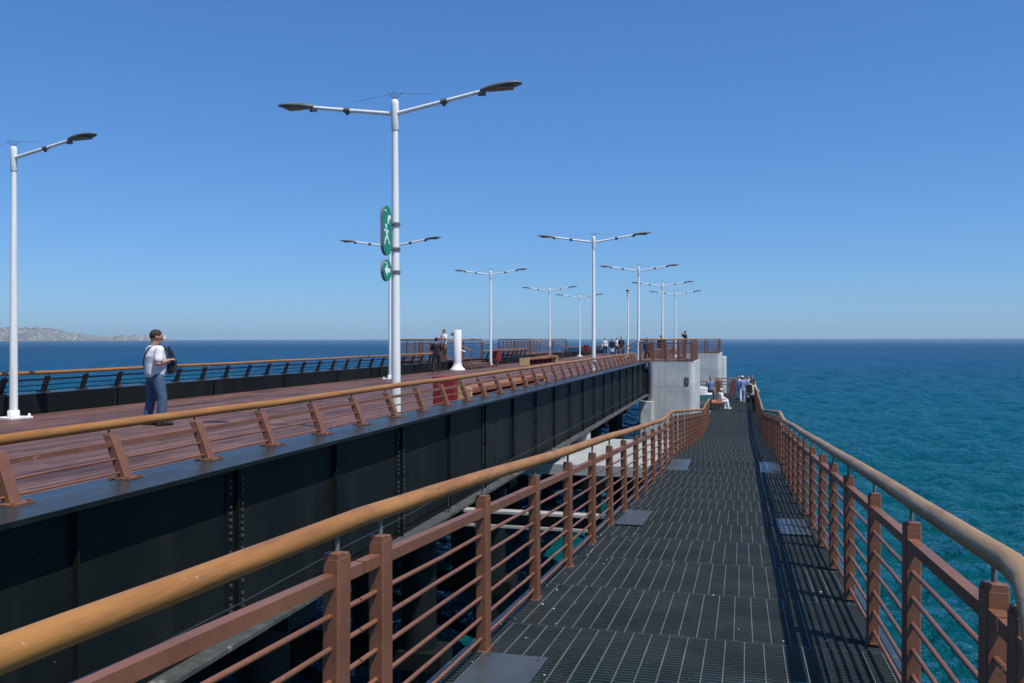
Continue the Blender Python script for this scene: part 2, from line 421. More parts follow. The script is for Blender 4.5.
def ship(name, label, u, d, L, H, heading):
    p = polar(u, d); r = empty(name, (p.x, p.y, SEAZ), heading)
    b = L*.16; hull = MB()
    pl = [(-L/2, -b/2), (L*.36, -b/2), (L/2, 0), (L*.36, b/2), (-L/2, b/2)]
    hull.prism(pl, -2, H*.28); hull.build('hull', M['hull'], r)
    c = MB(); c.box(-L*.45, -L*.2, -b*.4, b*.4, H*.28, H*.75); c.box(-L*.42, -L*.26, -b*.34, b*.34, H*.75, H*.86)
    c.build('deckhouse', M['shipwhite'], r)
    for x_, za, zb in ((L*.1, H*.28, H), (-L*.3, H*.86, H*1.1)): m = MB(); m.sweep([(x_, 0, za), (x_, 0, zb)], .6, 6); m.build('mast', M['hull'], r)
    tag(r, label, 'ship')
ship('cargo_ship', 'pale cargo ship on the horizon off the tip of the headland', 168, 4300, 46, 34, YAW + .5)
ship('cargo_ship', 'tiny faint ship on the horizon alone on open water', 222, 7000, 40, 20, YAW + .1)

# ------------------------------------------------------------------ main pier
XO, XI = -4.50, -5.16       # right curb flange outer / inner edge
XL, XLO = -14.70, -15.36    # left curb
YE = 44.4                   # right girder ends at the concrete block
Y0, Y1 = -7., 96.
pier = empty('pier', (0, Y0, 0))
tag(pier, 'long pier of black steel plate girders carrying a red brown plank deck', 'pier')
def P(mb, name, mats, parent=pier):
    o = mb.build(name, mats, parent); o.location = (0, -Y0, 0) if parent is pier else (0, 0, 0); return o
d = MB(); d.box(XL+.012, XI-.012, Y0, Y1, -.12, 0.); P(d, 'plank_deck', M['planks'])
WEB = -4.70
SP = [y for y in np.arange(-5.75, YE, 2.0)]
def girder(x_web, x_out, x_in, ya, yb, sgn):
    """sgn +1: outer side towards +X"""
    g = MB(); g.box(min(x_web, x_web-.016*sgn), max(x_web, x_web-.016*sgn), ya, yb, -1.198, .398)
    lo, hi = sorted((x_in, x_in+.012*sgn)); 
    g.box(lo, hi, ya, yb, -.12, .398)
    go = P(g, 'girder_web', M['black'])
    f = MB(); f.box(min(x_out, x_in), max(x_out, x_in), ya, yb, .4, .44, 1); f.m[1] = 0; P(f, 'top_flange', [M['flange'], M['black']])
    f = MB(); f.box(min(x_out, x_in), max(x_out, x_in), ya, yb, -1.24, -1.2); P(f, 'bottom_flange', M['gull'])
    if sgn < 0: return go
    bo = MB(); sp_ = MB(); pm_ = MB()
    pm_.box(x_web + .002, x_web + .052, -.008, .008, -1.196, .396)
    sp_.box(x_web + .002, x_web + .052, -.008, .008, -1.196, .396)
    for q in (-1, 1): sp_.box(*sorted((x_web + .001, x_web + .011)), *sorted((q*.03, q*.155)), -1.15, .35)
    ms = (pm_.mesh('stiffener', M['black']), sp_.mesh('stiffener', M['black']))
    for k in range(-6, 18):
        y = 7.47 + 2.1*k
        if y > yb - .3: break
        o = link(bpy.data.objects.new('stiffener', ms[k % 2 == 0]), go); o.location = (0, y, 0)
        if k % 2 == 0:
            for s_ in (-.1, .1):
                for z in np.arange(-1.1, .32, .062):
                    if int((z+1.1)/.062) % 7 != 5: bo.cbox((x_web + .02, y+s_, z), (.022, .026, .026))
    b_ = bo.build('bolt', M['bolt'], go); tag(b_, kind='stuff')
    return go
girder(WEB, XO, XI, Y0, YE, 1)
girder(-15.12, XLO, XL, Y0, Y1, -1)
ed = MB(); ed.box(-15.1, XO-.02, YE+.002, YE+.03, -1.26, -.13); P(ed, 'end_diaphragm', M['black'])
# inner curb bolts on the left side, facing the deck
bb = MB(); sv = MB(); sv.box(XL+.001, XL+.07, -.008, .008, .002, .396); sv = sv.mesh('curb_stiffener', M['black'])
for k, y in enumerate(np.arange(Y0 + 1.25, Y1, 4.0)):
    o = link(bpy.data.objects.new('curb_stiffener', sv), pier); o.location = (0, y - Y0, 0)
    for s_ in (-.07, .07):
        for z in np.arange(.05, .38, .055): bb.cbox((XL+.008, y+s_, z), (.018, .024, .024))
tag(P(bb, 'curb_bolt', M['bolt']), kind='stuff')
# floor beams and bracing below
fb = MB()
for y in np.arange(Y0 + 1.25, Y1, 4.0):
    fb.box(-15.0, -4.9, y-.15, y+.15, -.16, -.125); fb.box(-15.0, -4.9, y-.008, y+.008, -.8, -.162); fb.box(-15.0, -4.9, y-.15, y+.15, -.835, -.802)
for x in np.arange(-14.2, -5.2, 1.5): fb.box(x-.06, x+.06, Y0, Y1, -.34, -.22) if False else None
P(fb, 'floor_beam', M['black'])
# safety line along the bottom flange
ll = MB()
ys = np.arange(Y0 + .5, YE, 4.0)
for y in ys: ll.sweep([(XO-.1, y, -1.2), (XO-.1, y, -.86)], .012, 6); ll.box(XO-.14, XO-.06, y-.012, y+.012, -.92, -.9)
ll.sweep([(XO-.1, y, -.88 - .02*abs(math.sin(i*math.pi/2))) for i, y in enumerate(np.arange(Y0+.5, YE-.5, 2.0))], .006, 5)
P(ll, 'safety_line', M['steel'])

def pile_cap(y0, y1, x0, x1, zt, label):
    r = empty('pile_cap', ((x0+x1)/2, (y0+y1)/2, SEAZ)); tag(r, label, 'pile cap', 'concrete pile caps below the pier')
    cx, cy = (x0+x1)/2, (y0+y1)/2
    c = MB(); ch = .12
    c.prism([(x0-cx+ch, y0-cy), (x1-cx-ch, y0-cy), (x1-cx, y0-cy+ch), (x1-cx, y1-cy-ch), (x1-cx-ch, y1-cy), (x0-cx+ch, y1-cy), (x0-cx, y1-cy-ch), (x0-cx, y0-cy+ch)], zt-.26-SEAZ, zt-SEAZ)
    c.build('cap_slab', M['capconcrete'], r)
    for x in (x0+1.2, (x0+x1)/2, x1-1.2):
        for y in (y0+1.0, y1-1.0):
            p = MB(); p.lathe([(.42, -3), (.42, zt-.26-SEAZ)], (x-cx, y-cy, 0), 18); p.build('pile', M['black'], r)
pile_cap(22., 28., -15.6, -1.75, -1.6, 'broad concrete pile cap showing pale between the girder and the sloping walkway')
# bearings are hidden; short plinths carry the girder on the cap
for x in (-4.83, -15.03):
    for y in (23.2, 26.6):
        pl = MB(); pl.box(x-.3, x+.3, y-.3, y+.3, -1.6, -1.241); P(pl, 'bearing_plinth', M['concrete'])

def bent(y, label):  # added bents: they block low sky reflections and darken the water below
    r = empty('added_shade_bent', (-9.9, y, SEAZ)); tag(r, label, 'trestle', 'added dark bents shading the water under the pier')
    for x in (-4.6, -1.6, 1.6, 4.6):
        p = MB(); p.lathe([(.3, -3), (.3, -1.6-SEAZ)], (x, 0, 0), 16); p.build('pile', M['black'], r)
    for z0, z1 in ((-1.6, -1.25), (-3.9, -3.6)):
        b = MB(); b.box(-5.1, 5.1, -.33, .33, z0-SEAZ, z1-SEAZ); b.build('cap_beam', M['black'], r)
    for q in (-1, 1):
        b = MB(); b.sweep([(q*4.6, q*.36, -5.2-SEAZ), (-q*4.6, q*.36, -1.9-SEAZ)], .1, 8); b.build('brace', M['black'], r)
for i, y in enumerate((-1., 4., 9., 14., 18.5, 32., 38.)): bent(y, 'added black trestle bent that darkens the water under the pier deck')

# ------------------------------------------------------------------ railings
def arclen(path):
    L = [0.]
    for a, b in zip(path, path[1:]): L.append(L[-1] + (b-a).length)
    return L
def at_len(path, L, s):
    for i in range(len(path)-1):
        if s <= L[i+1] or i == len(path)-2:
            t = (s-L[i])/max(1e-9, L[i+1]-L[i]); return path[i].lerp(path[i+1], t), (path[i+1]-path[i]).normalized()
POSTMESH = {}
def tall_post():
    if 'tall' in POSTMESH: return POSTMESH['tall']
    p = MB()
    p.cbox((0, 0, .468), (.072, .108, .936), ch=.007)
    p.cbox((0, -.028, .948), (.066, .042, .024), ch=.005); p.cbox((0, .028, .943), (.066, .038, .014), ch=.005)
    p.cbox((0, 0, .004), (.09, .128, .008))
    p.sweep([(0, 0, .9), (0, 0, 1.03)], .010, 8, 1)
    POSTMESH['tall'] = p.mesh('post', [M['rust'], M['dark']]); return POSTMESH['tall']
def tall_railing(name, label, path, posts, cat='railing', seg_breaks=(), handrail_path=None, hz=1.065, group=None, jitter=.0022, railmat='rail'):
    """path: base polyline; posts: list of arc lengths; vertical posts, one flat top bar, six rods, round handrail"""
    path = [Vector(p) for p in path]; L = arclen(path)
    root = empty(name, path[0]); tag(root, label, cat, group); o0 = path[0]
    me = tall_post()
    for s in posts:
        p, t = at_len(path, L, s)
        o = bpy.data.objects.new('post', me); link(o, root); o.location = p - o0
        o.rotation_euler = (random.gauss(0, .006), random.gauss(0, .006), math.atan2(t.y, t.x) - math.pi/2 + random.gauss(0, .02))
    # break the bars where the line breaks
    segs = []; cur = 0.
    for b in sorted(seg_breaks): segs.append((cur, b-.008)); cur = b+.008
    segs.append((cur, L[-1]))
    hts = [.855] + [.715, .588, .46, .332, .205, .08]
    tb = MB()
    rods = [MB() for _ in hts[1:]]
    for a, b in segs:
        if b - a < .05: continue
        st = [a] + [s for s in posts if a < s < b] + [l for l in L if a < l < b] + [b]; st = sorted(set(st))
        # extra mid points so that bars can be a little out of true
        full = []
        for x, y in zip(st, st[1:]):
            full.append((x, 0))
            if y - x > .5: full.append(((x+y)/2, 1))
        full.append((st[-1], 0))
        base = [(at_len(path, L, s)[0] - o0, m) for s, m in full]
        tb.sweep([p + Vector((0, 0, .855 + m*random.gauss(0, .001))) for p, m in base], .05*.7071, 4, 0, False, math.pi/4)
        for r_, h in zip(rods, hts[1:]):
            r_.sweep([p + Vector((m*random.gauss(0, jitter), m*random.gauss(0, jitter), h + m*random.gauss(0, jitter))) for p, m in base], .0115, 7)
    tb.build('top_bar', M['rust'], root)
    for r_ in rods: r_.build('rod', M['rust'], root)
    hp = handrail_path or [p + Vector((0, 0, hz)) for p in path]
    h = MB(); h.sweep([Vector(p) - o0 for p in hp], .041, 18); h.build('handrail', M[railmat], root)
    return root

# walkway profile: ramp, short landing, steeper ramp, lower level
def wz(y):
    if y < 0: return 0.
    if y < 18.3: return -.0615*y
    if y < 20.3: return -.0615*18.3
    if y < 37.: return -.0615*18.3 - .0755*(y-20.3)
    return -.0615*18.3 - .0755*16.7
ZL = wz(40)
BR = [-2., 0., 18.3, 20.3, 37., 66.]
def rail_path(x, y0, y1): 
    ys = [y0] + [b for b in BR if y0 < b < y1] + [y1]
    return [Vector((x, y, wz(y))) for y in ys]
def smooth_hand(x, y0, y1, hz=1.065, step=.42, amp=.006):
    out = []; n = int((y1-y0)/step)
    ph = random.uniform(0, 6)
    for i in range(n+1):
        y = y0 + (y1-y0)*i/n
        z = (wz(y-.5) + wz(y) + wz(y+.5))/3 + hz
        out.append(Vector((x + amp*math.sin(y*.9+ph) + random.gauss(0, .0012), y, z + amp*.6*math.sin(y*1.27+ph) + random.gauss(0, .0008))))
    return out
XLW, XRW = -1.55, .81
# near the camera the right rail is level: a short landing before the ramp
def post_list(y0, first, gap_pairs, spacing, y1):
    ys = []; y = first
    return ys
lefts = [.2, 1.2, 3.17, 3.62] + [5.22, 6.62]; y = 6.62
while y < 65.2:
    y += 1.33; lefts.append(y)
    if len(lefts) % 12 == 4: lefts.append(y + .42); y += .42
lefts = [v for v in lefts if v < 43.6]
pathL = rail_path(XLW, -1.2, 43.8)
def s_of(path, y):
    L = arclen(path)
    for i in range(len(path)-1):
        if path[i].y <= y <= path[i+1].y: return L[i] + (y-path[i].y)/(path[i+1].y-path[i].y)*(L[i+1]-L[i])
    return L[-1]
brk = [(a+b)/2 for a, b in zip(lefts, lefts[1:]) if b-a < .6] + [6.0, 12.5, 25.9]
hpL = smooth_hand(XLW, -1.2, 43.8)
for v in hpL:
    if v.y < 3.4: v.z -= .026*(3.4 - v.y)
tall_railing('walkway_railing', 'brown railing with round ochre handrail along the pier side of the sloping grating walkway', pathL, [s_of(pathL, v) for v in lefts], seg_breaks=[s_of(pathL, b) for b in brk], handrail_path=hpL)
rights = [1.4, 2.93, 3.26, 4.73, 6.05, 7.32, 8.57, 9.8]; y = 9.8
while y < 64.5:
    y += 1.26; rights.append(y)
    if len(rights) % 12 == 8: rights.append(y + .4); y += .4
def wzr(y): return wz(y)
pathR = [Vector((.52, 1.2, wz(1.2))), Vector((.72, 2.2, wz(2.2))), Vector((.80, 2.75, wz(2.75)))] + rail_path(XRW, 3.12, 66.)
brk = [(a+b)/2 for a, b in zip(rights, rights[1:]) if b-a < .6] + [5.9, 13.2]
for v in pathR: v.z += .022
hpR = smooth_hand(XRW, 3.02, 66., 1.09)
# bend at the joint: before it the handrail is level and turns slightly in
q0 = hpR[0]
hpR = [Vector((.42, 1.2, q0.z+.02)), Vector((.60, 2.0, q0.z+.01)), Vector((.725, 2.5, q0.z)), Vector((.79, 2.82, q0.z+.002))] + hpR
tall_railing('walkway_railing', 'brown railing with round ochre handrail on the open sea side of the walkway', pathR, [s_of(pathR, v) for v in rights], seg_breaks=[s_of(pathR, b) for b in brk], handrail_path=hpR, railmat='railgrey')

# ------------------------------------------------------------------ grating walkway
walk = empty('walkway', (0, 0, 0)); tag(walk, kind='structure')
def panel_mesh(off, length=1.31, x0=-1.62, x1=.885):
    p = MB(); hl = length/2 - .006
    n = 28
    for i in range(n):
        y = -hl + .012 + i*(2*hl-.024)/(n-1)
        wd = .009 if 0 < i < n-1 else .014
        p.box(x0, x1, y-wd/2, y+wd/2, -.010, 0., 0)
    x = x0 + off
    while x < x1:
        p.box(x-.0028, x+.0028, -hl, hl, -.009, .0022, 1); x += .118
    return p.mesh('grating_panel', [M['gridbar'], M['gridrod']])
pm = [panel_mesh(.03), panel_mesh(.085), panel_mesh(.055)]
y = -2.0; k = 0
joints = []
while y < 66:
    for b in BR:
        pass
    L_ = 1.31
    z0, z1 = wz(y), wz(y + L_)
    o = bpy.data.objects.new('grating_panel', pm[k % 2 if k % 7 else 2]); link(o, walk)
    o.location = (random.gauss(0, .004), y + L_/2, (z0+z1)/2 + random.gauss(0, .0015))
    o.rotation_euler = (math.atan2(z1-z0, L_) + random.gauss(0, .0022), random.gauss(0, .0012), random.gauss(0, .0016))
    joints.append(y); y += L_; k += 1
YEND = y
fr = MB()
for x in (-1.67, .885):
    ys = [-2.] + BR[1:-1] + [YEND]
    for a, b in zip(ys, ys[1:]):
        za, zb = wz(a), wz(b)
        for (xa, xb, t0, t1) in ((x, x+.05, .004, -.26),):
            v = [(xa,a,za+t1),(xb,a,za+t1),(xb,b,zb+t1),(xa,b,zb+t1),(xa,a,za+t0),(xb,a,za+t0),(xb,b,zb+t0),(xa,b,zb+t0)]
            fr.add(v, [(0,3,2,1),(4,5,6,7),(0,1,5,4),(1,2,6,5),(2,3,7,6),(3,0,4,7)])
fr.build('edge_beam', M['flange'], walk)
cb_ = MB()
for y in joints[::2]:
    z = wz(y); cb_.box(-1.618, .883, y-.04, y+.04, z-.2, z-.04)
cb_.build('cross_beam', M['black'], walk)
for (xa, xb, ya, yb) in ((-1.50, -1.12, 3.9, 5.12), (-1.50, -1.16, 10.6, 11.95), (.42, .78, 10.5, 11.8), (-1.52, -1.1, 18.4, 20.1), (.36, .77, 18.4, 20.1)):
    pz = MB(); za, zb = wz(ya)+.008, wz(yb)+.008
    v = [(xa,ya,za),(xb,ya,za),(xb,yb,zb),(xa,yb,zb)]; v += [(a_,b_,c_+.008) for a_, b_, c_ in v]
    pz.add(v, [(0,3,2,1),(4,5,6,7),(0,1,5,4),(1,2,6,5),(2,3,7,6),(3,0,4,7)])
    for bx in (xa+.04, xb-.04):
        for t in (.06, .94): pz.lathe([(.014, 0), (.011, .008)], (bx, ya+(yb-ya)*t, za+(zb-za)*t+.008), 8)
    pz.build('cover_plate', M['plate'], walk)
# pale cross beams that hang the walkway from the pier girder
for i, (yb, nm) in enumerate(((14.1, 'nearer'), (33.2, 'farther'))):
    r = empty('support_frame', (-3., yb, wz(yb)-.3)); tag(r, f'pale steel cross frame under the walkway, the {nm} of the two' if i else 'pale steel cross frame joining the girder to the walkway beside its flat cover plates', 'support frame')
    for z in (-.10, -.33):
        c = MB(); c.box(-1.5, 3.85, -.11, .11, z-.02, z+.02); c.build('flange', M['beamwhite'], r)
    c = MB(); c.box(-1.5, 3.85, -.008, .008, -.309, -.121); c.build('web', M['black'], r)
    for x in (-1.2, 3.6):
        lg = MB(); lg.lathe([(.16, SEAZ-3-(wz(yb)-.3)), (.16, -.42)], (x, 0, 0), 14); lg.build('leg', M['black'], r)
bd = MB(); 
for k in range(110):
    yb = abs(random.gauss(0, 9)) + 4.2; xb = -1.6 + abs(random.gauss(0, .22)) if random.random() < .8 else random.uniform(-1.5, .8)
    rr_ = random.uniform(.003, .009); n_ = 9; zb = wz(yb) + .0045
    bd.prism([(rr_*random.uniform(.5, 1.3)*math.cos(2*math.pi*q/n_), rr_*random.uniform(.5, 1.8)*math.sin(2*math.pi*q/n_)) for q in range(n_)], 0, .0015, 0, None, (xb, yb, zb))
tag(bd.build('droppings', flat('droppings', (.5, .5, .47), .9)), kind='stuff')
# lower landing to the pier side
lp = MB(); lp.box(-5.2, -1.68, 50.4, YEND, ZL-.03, ZL-.003); lp.build('landing_grating', M['gridbar'], walk)
lb = MB()
for yb in np.arange(40, YEND, 6.): lb.lathe([(.25, SEAZ-3), (.25, ZL-.2)], (-1.4, yb, 0), 14); lb.lathe([(.25, SEAZ-3), (.25, ZL-.2)], (.6, yb, 0), 14)
for yb in (4.0, 14.1, 24., 33.2): lb.lathe([(.16, SEAZ-3), (.16, wz(yb)-.2)], (.6, yb, 0), 14)
lb.build('support_pile', M['black'], walk)

# ------------------------------------------------------------------ leaning pier railings
def lean_post(sgn):
    """base at origin, top leans by -sgn in X (towards the deck)"""
    p = MB(); le = -.14*sgn
    h = .36
    Sh = Matrix(((1, 0, le/h), (0, 1, 0), (0, 0, 1)))
    p.cbox((le/2*1.0, 0, h/2), (.085, .10, h), Sh, ch=.006)
    p.cbox((0, 0, .006), (.2, .2, .012))
    for bx in (-.075, .075):
        for by in (-.075, .075): p.cbox((bx, by, .018), (.024, .024, .014))
    p.sweep([(le, 0, h-.02), (le*1.18, 0, .41)], .010, 8)
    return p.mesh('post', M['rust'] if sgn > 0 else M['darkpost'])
LP = {1: lean_post(1), -1: lean_post(-1)}
def low_railing(label, x, z, sgn, y0, y1, spacing, first, parts_amp=.004):
    root = empty('curb_railing', (x, y0, z)); tag(root, label, 'railing')
    y = first; ps = []
    while y < y1 - .2:
        if y > y0: 
            o = bpy.data.objects.new('post', LP[sgn]); link(o, root); o.location = (0, y-y0, 0); o.rotation_euler = (0, random.gauss(0, .012), random.gauss(0, .02)); ps.append(y)
        y += spacing
    le = -.14*sgn
    pts = []
    n = int((y1-y0)/.6)
    for h, sq in ((.285, True), (.16, False), (.05, False)):
        m = MB(); xx = le*h/.36
        line = [(xx + random.gauss(0, .002), (y1-y0)*i/n, h + random.gauss(0, .0025)) for i in range(n+1)]
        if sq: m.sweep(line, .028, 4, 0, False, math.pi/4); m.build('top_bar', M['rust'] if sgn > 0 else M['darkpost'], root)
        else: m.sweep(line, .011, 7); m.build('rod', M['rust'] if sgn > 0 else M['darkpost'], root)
    h = MB(); ph = random.uniform(0, 6)
    h.sweep([(le*1.18 + .006*math.sin(i*.5+ph), (y1-y0)*i/n, .437 + .005*math.sin(i*.63+ph) + random.gauss(0, .0012)) for i in range(n+1)], .041, 16)
    h.build('handrail', M['rail'], root)
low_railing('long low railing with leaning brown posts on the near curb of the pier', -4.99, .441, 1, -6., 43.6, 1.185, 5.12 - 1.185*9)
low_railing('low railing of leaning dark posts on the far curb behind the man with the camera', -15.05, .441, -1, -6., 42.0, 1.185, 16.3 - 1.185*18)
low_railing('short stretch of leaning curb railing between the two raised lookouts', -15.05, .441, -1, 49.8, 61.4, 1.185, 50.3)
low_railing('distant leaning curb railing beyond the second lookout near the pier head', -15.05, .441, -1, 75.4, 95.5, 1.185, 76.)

# ------------------------------------------------------------------ raised lookouts
def lookout(side, y0, y1, lab, stair_y, xin, xout, rails):
    r = empty('lookout_platform', ((xin+xout)/2, (y0+y1)/2, 0)); tag(r, lab, 'platform')
    ox, oy = (xin+xout)/2, (y0+y1)/2
    a, b = sorted((xin, xout))
    f = MB(); f.box(a-ox, b-ox, y0-oy, y1-oy, .444, .5); f.build('platform_floor', M['planks'], r)
    if side < 0:
        j = MB(); j.box(a-ox+.05, b-ox-.05, y0-oy+.05, y1-oy-.05, .1, .44); j.build('platform_beam', M['black'], r)
    return r
lookout(-1, 42.2, 49.6, 'raised plank lookout on the far side behind the white column', 0, -14.68, -17.2, 0)
lookout(-1, 61.6, 75.2, 'second raised lookout farther out on the far side of the pier', 0, -14.68, -17.2, 0)
lookout(1, 44.7, 50.1, 'raised plank lookout standing on the large concrete block beside the near curb', 0, -5.1, -2.36, 0)
lookout(1, 71.7, 77.1, 'raised plank lookout standing on the second rounded concrete block', 0, -5.1, -1.72, 0)
def even(path, sp=1.15):
    path = [Vector(p) for p in path]; L = arclen(path); out = []
    for i in range(len(path)-1):
        n = max(1, round((L[i+1]-L[i])/sp))
        for k in range(n): out.append(L[i] + (L[i+1]-L[i])*k/n)
    return out + [L[-1]]
def rnd_hand(path, hz=1.065): return [Vector(p) + Vector((0, 0, hz)) for p in path]
pa = [(-14.75, 42.3, .5), (-17.1, 42.3, .5), (-17.1, 49.5, .5), (-14.75, 49.5, .5)]
tall_railing('lookout_railing', 'upright brown railing round the lookout where the child in white stands', pa, even(pa))
pa = [(-14.75, 61.7, .5), (-17.1, 61.7, .5), (-17.1, 75.1, .5), (-14.75, 75.1, .5)]
tall_railing('lookout_railing', 'upright brown railing round the second far lookout with thick dark posts', pa, even(pa))
pa = [(-5.0, 44.8, .5), (-2.42, 44.8, .5), (-2.42, 50., .5), (-5.0, 50., .5)]
tall_railing('lookout_railing', 'upright brown railing on top of the large concrete block at the end of the girder', pa, even(pa, .62))
pa = [(-5.0, 71.8, .5), (-1.8, 71.8, .5), (-1.8, 77., .5), (-5.0, 77., .5)]
tall_railing('lookout_railing', 'upright brown railing on top of the second, farther concrete block', pa, even(pa, 1.0))
low_railing('leaning curb railing of the near side between the two concrete blocks', -4.99, .441, 1, 50.4, 71.5, 1.195, 51.)
def stairs(label, x_top, x_bot, y0, y1):
    sg = 1 if x_bot > x_top else -1; n = 3; run = abs(x_bot-x_top)/n
    r = empty('steps', (x_top, (y0+y1)/2, 0)); tag(r, label, 'steps')
    hy = (y1-y0)/2
    for k in range(n):
        t = MB(); a, b = sorted((sg*run*k, sg*run*(k+1) - .003*sg)); z = .375 - .125*k
        t.box(a, b, -hy, hy, max(.002, z-.125), z); t.build('step', M['planks'], r)
    for s_ in (-1, 1):
        m = MB(); m.sweep([(0, s_*(hy-.04), 1.5), (sg*abs(x_bot-x_top), s_*(hy-.04), 1.0), (sg*(abs(x_bot-x_top)+.12), s_*(hy-.04), .98)], .03, 10)
        m.build('handrail', M['rail'], r)
        m = MB(); m.cbox((sg*abs(x_bot-x_top), s_*(hy-.04), .5), (.06, .06, .99)); m.build('post', M['rust'], r)
stairs('plank steps with sloping handrails up to the lookout behind the white column', -14.66, -13.6, 43.6, 48.8)
stairs('plank steps with sloping handrails up to the second far lookout', -14.66, -13.6, 63., 68.)
stairs('plank steps with sloping handrails up to the lookout on the large concrete block', -5.12, -6.1, 45.2, 49.2)

# ------------------------------------------------------------------ concrete blocks
def round_rect(x0, x1, y0, y1, r, n=6):
    out = []
    for cx, cy, a0 in ((x1-r, y0+r, -90), (x1-r, y1-r, 0), (x0+r, y1-r, 90), (x0+r, y0+r, 180)):
        for k in range(n+1): a = R(a0 + 90*k/n); out.append((cx + r*math.cos(a), cy + r*math.sin(a)))
    return out
def block(label, x0, x1, y0, y1, zt, extra=None):
    r = empty('concrete_block', ((x0+x1)/2, (y0+y1)/2, SEAZ)); tag(r, label, 'pier block')
    cx, cy = (x0+x1)/2, (y0+y1)/2
    b = MB(); b.prism([(px-cx, py-cy) for px, py in round_rect(x0, x1, y0, y1, .3)], -3, zt-SEAZ, smooth=False)
    b.build('block_body', M['concrete'], r)
    if extra:
        e = MB(); e.prism([(px-cx, py-cy) for px, py in round_rect(*extra[:4], .12)], -3, extra[4]-SEAZ); e.build('footing', M['concrete'], r)
    return r
b1 = block('large pale concrete block at the end of the black girder', -4.62, -2.27, 44.6, 50.2, .442, (-5.0, -4.3, 44.2, 50.5, -1.55))
block('second concrete block farther out, rounded and half hidden by the first', -4.6, -1.62, 71.6, 77.2, .442)
block('narrow low concrete block at the seaward edge of the second one', -3.2, -1.35, 77.7, 82., .0)
pq = MB(); pq.cbox((0, 0, 0), (.2, .03, .36)); pq.cbox((0, -.018, .0), (.16, .008, .3))
po = pq.build('plaque', M['plaque']); po.location = (-2.66, 44.58, -.5); tag(po, 'small grey plaque fixed to the first concrete block', 'plaque')

# ------------------------------------------------------------------ lamp posts
def make_lamp():
    r = empty('street_lamp')
    p = MB()
    p.lathe([(.080, .03), (.078, .6), (.070, 2.4), (.055, 4.4), (.048, 5.2)], n=18); p.build('pole', M['pole'], r)
    b = MB(); b.cbox((0, 0, .016), (.52, .52, .032), ch=.02); b.lathe([(.115, .033), (.112, .16), (.09, .17)], n=20)
    for bx in (-.2, .2):
        for by in (-.2, .2): b.lathe([(.028, .033), (.028, .075), (.014, .095)], (bx, by, 0), 8)
    b.build('base', M['pole'], r)
    c = MB(); c.lathe([(.056, 5.02), (.065, 5.04), (.065, 5.46), (.062, 5.5), (.04, 5.53)], n=16); c.build('pole_cap', M['pole'], r)
    for s_ in (-1, 1):
        a = MB(); a.sweep([(s_*.05, 0, 5.30), (s_*.8, 0, 5.415), (s_*1.62, 0, 5.545)], [.034, .032, .029], 12); arm = a.build('arm', M['pole'], r)
        k = MB(); k.sweep([(s_*.82, 0, 5.418), (s_*.93, 0, 5.436)], .045, 10); k.cbox((s_*.875, 0, 5.385), (.05, .03, .07)); k.build('collar', M['clamp'], arm)
        # flat tapered head
        h = MB(); prof = [(1.50, .05, .035), (1.56, .075, .045), (1.68, .13, .06), (1.86, .155, .062), (2.02, .145, .048), (2.14, .10, .028), (2.19, .03, .012)]
        n = 12; vs = []
        for (x, hw, hh) in prof:
            zc = 5.545 + (x-1.6)*.10
            for j in range(n):
                t = 2*math.pi*j/n; zz = math.sin(t)*hh; zz = zz if zz > 0 else zz*.55
                vs.append((s_*x, math.cos(t)*hw, zc + zz))
        fs = [(i*n+j, i*n+(j+1)%n, (i+1)*n+(j+1)%n, (i+1)*n+j) for i in range(len(prof)-1) for j in range(n)]
        if s_ > 0: fs = [f[::-1] for f in fs]
        h.add(vs, fs, 0, True); h.add(vs[:n], [tuple(range(n))]); h.add(vs[-n:], [tuple(range(n))])
        hd = h.build('lamp_head', M['dark'], r)
        g = MB(); g.cbox((s_*1.9, 0, 5.538), (.26, .2, .012)); g.build('lamp_glass', M['signedge'], hd)
        j = MB(); j.cbox((s_*1.52, 0, 5.49), (.12, .05, .06)); j.build('head_clamp', M['clamp'], r)
    sp = MB()
    for k in range(9):
        a = 2*math.pi*k/9; sp.sweep([(0, 0, 5.53), (.13*math.cos(a), .13*math.sin(a), 5.53 + .10 + .04*(k % 2))], .003, 4)
    sp.sweep([(-.75, 0, 5.56), (-.3, 0, 5.6), (0, 0, 5.64), (.3, 0, 5.6), (.75, 0, 5.56)], .003, 4)
    sp.build('bird_wire', M['clamp'], r)
    return r
lamp0 = make_lamp()
G1, G2 = 'lamp posts along the near side of the pier', 'lamp posts along the far side of the pier'
lamps = [
 (-5.5, 13.5, 'tall white lamp post that carries the green signs, largest in the photo', G1),
 (-5.5, 33.4, 'white lamp post next beyond the signed one along the near railing', G1),
 (-5.48, 48.2, 'third white lamp post of the near row, by the start of the near lookout railing', G1),
 (-5.42, 62.6, 'fourth white lamp post of the near row, behind the near lookout', G1),
 (-5.4, 75., 'last and smallest lamp post of the near row', G1),
 (-14.34, 14.75, 'single armed white lamp post on the deck, left of the man with the camera', 'lamp posts along the far side of the pier'),
 (-13.6, 32.8, 'lamp post just behind the signed one, its arms showing either side of the sign', G2),
 (-14.0, 48.7, 'white lamp post just beyond the white column and beside the small red bin', G2),
 (-14.3, 66.2, 'white lamp post rising behind the farther bench', G2),
 (-14.1, 78., 'smallest lamp post of the far row, left of the group of walkers', G2),
]
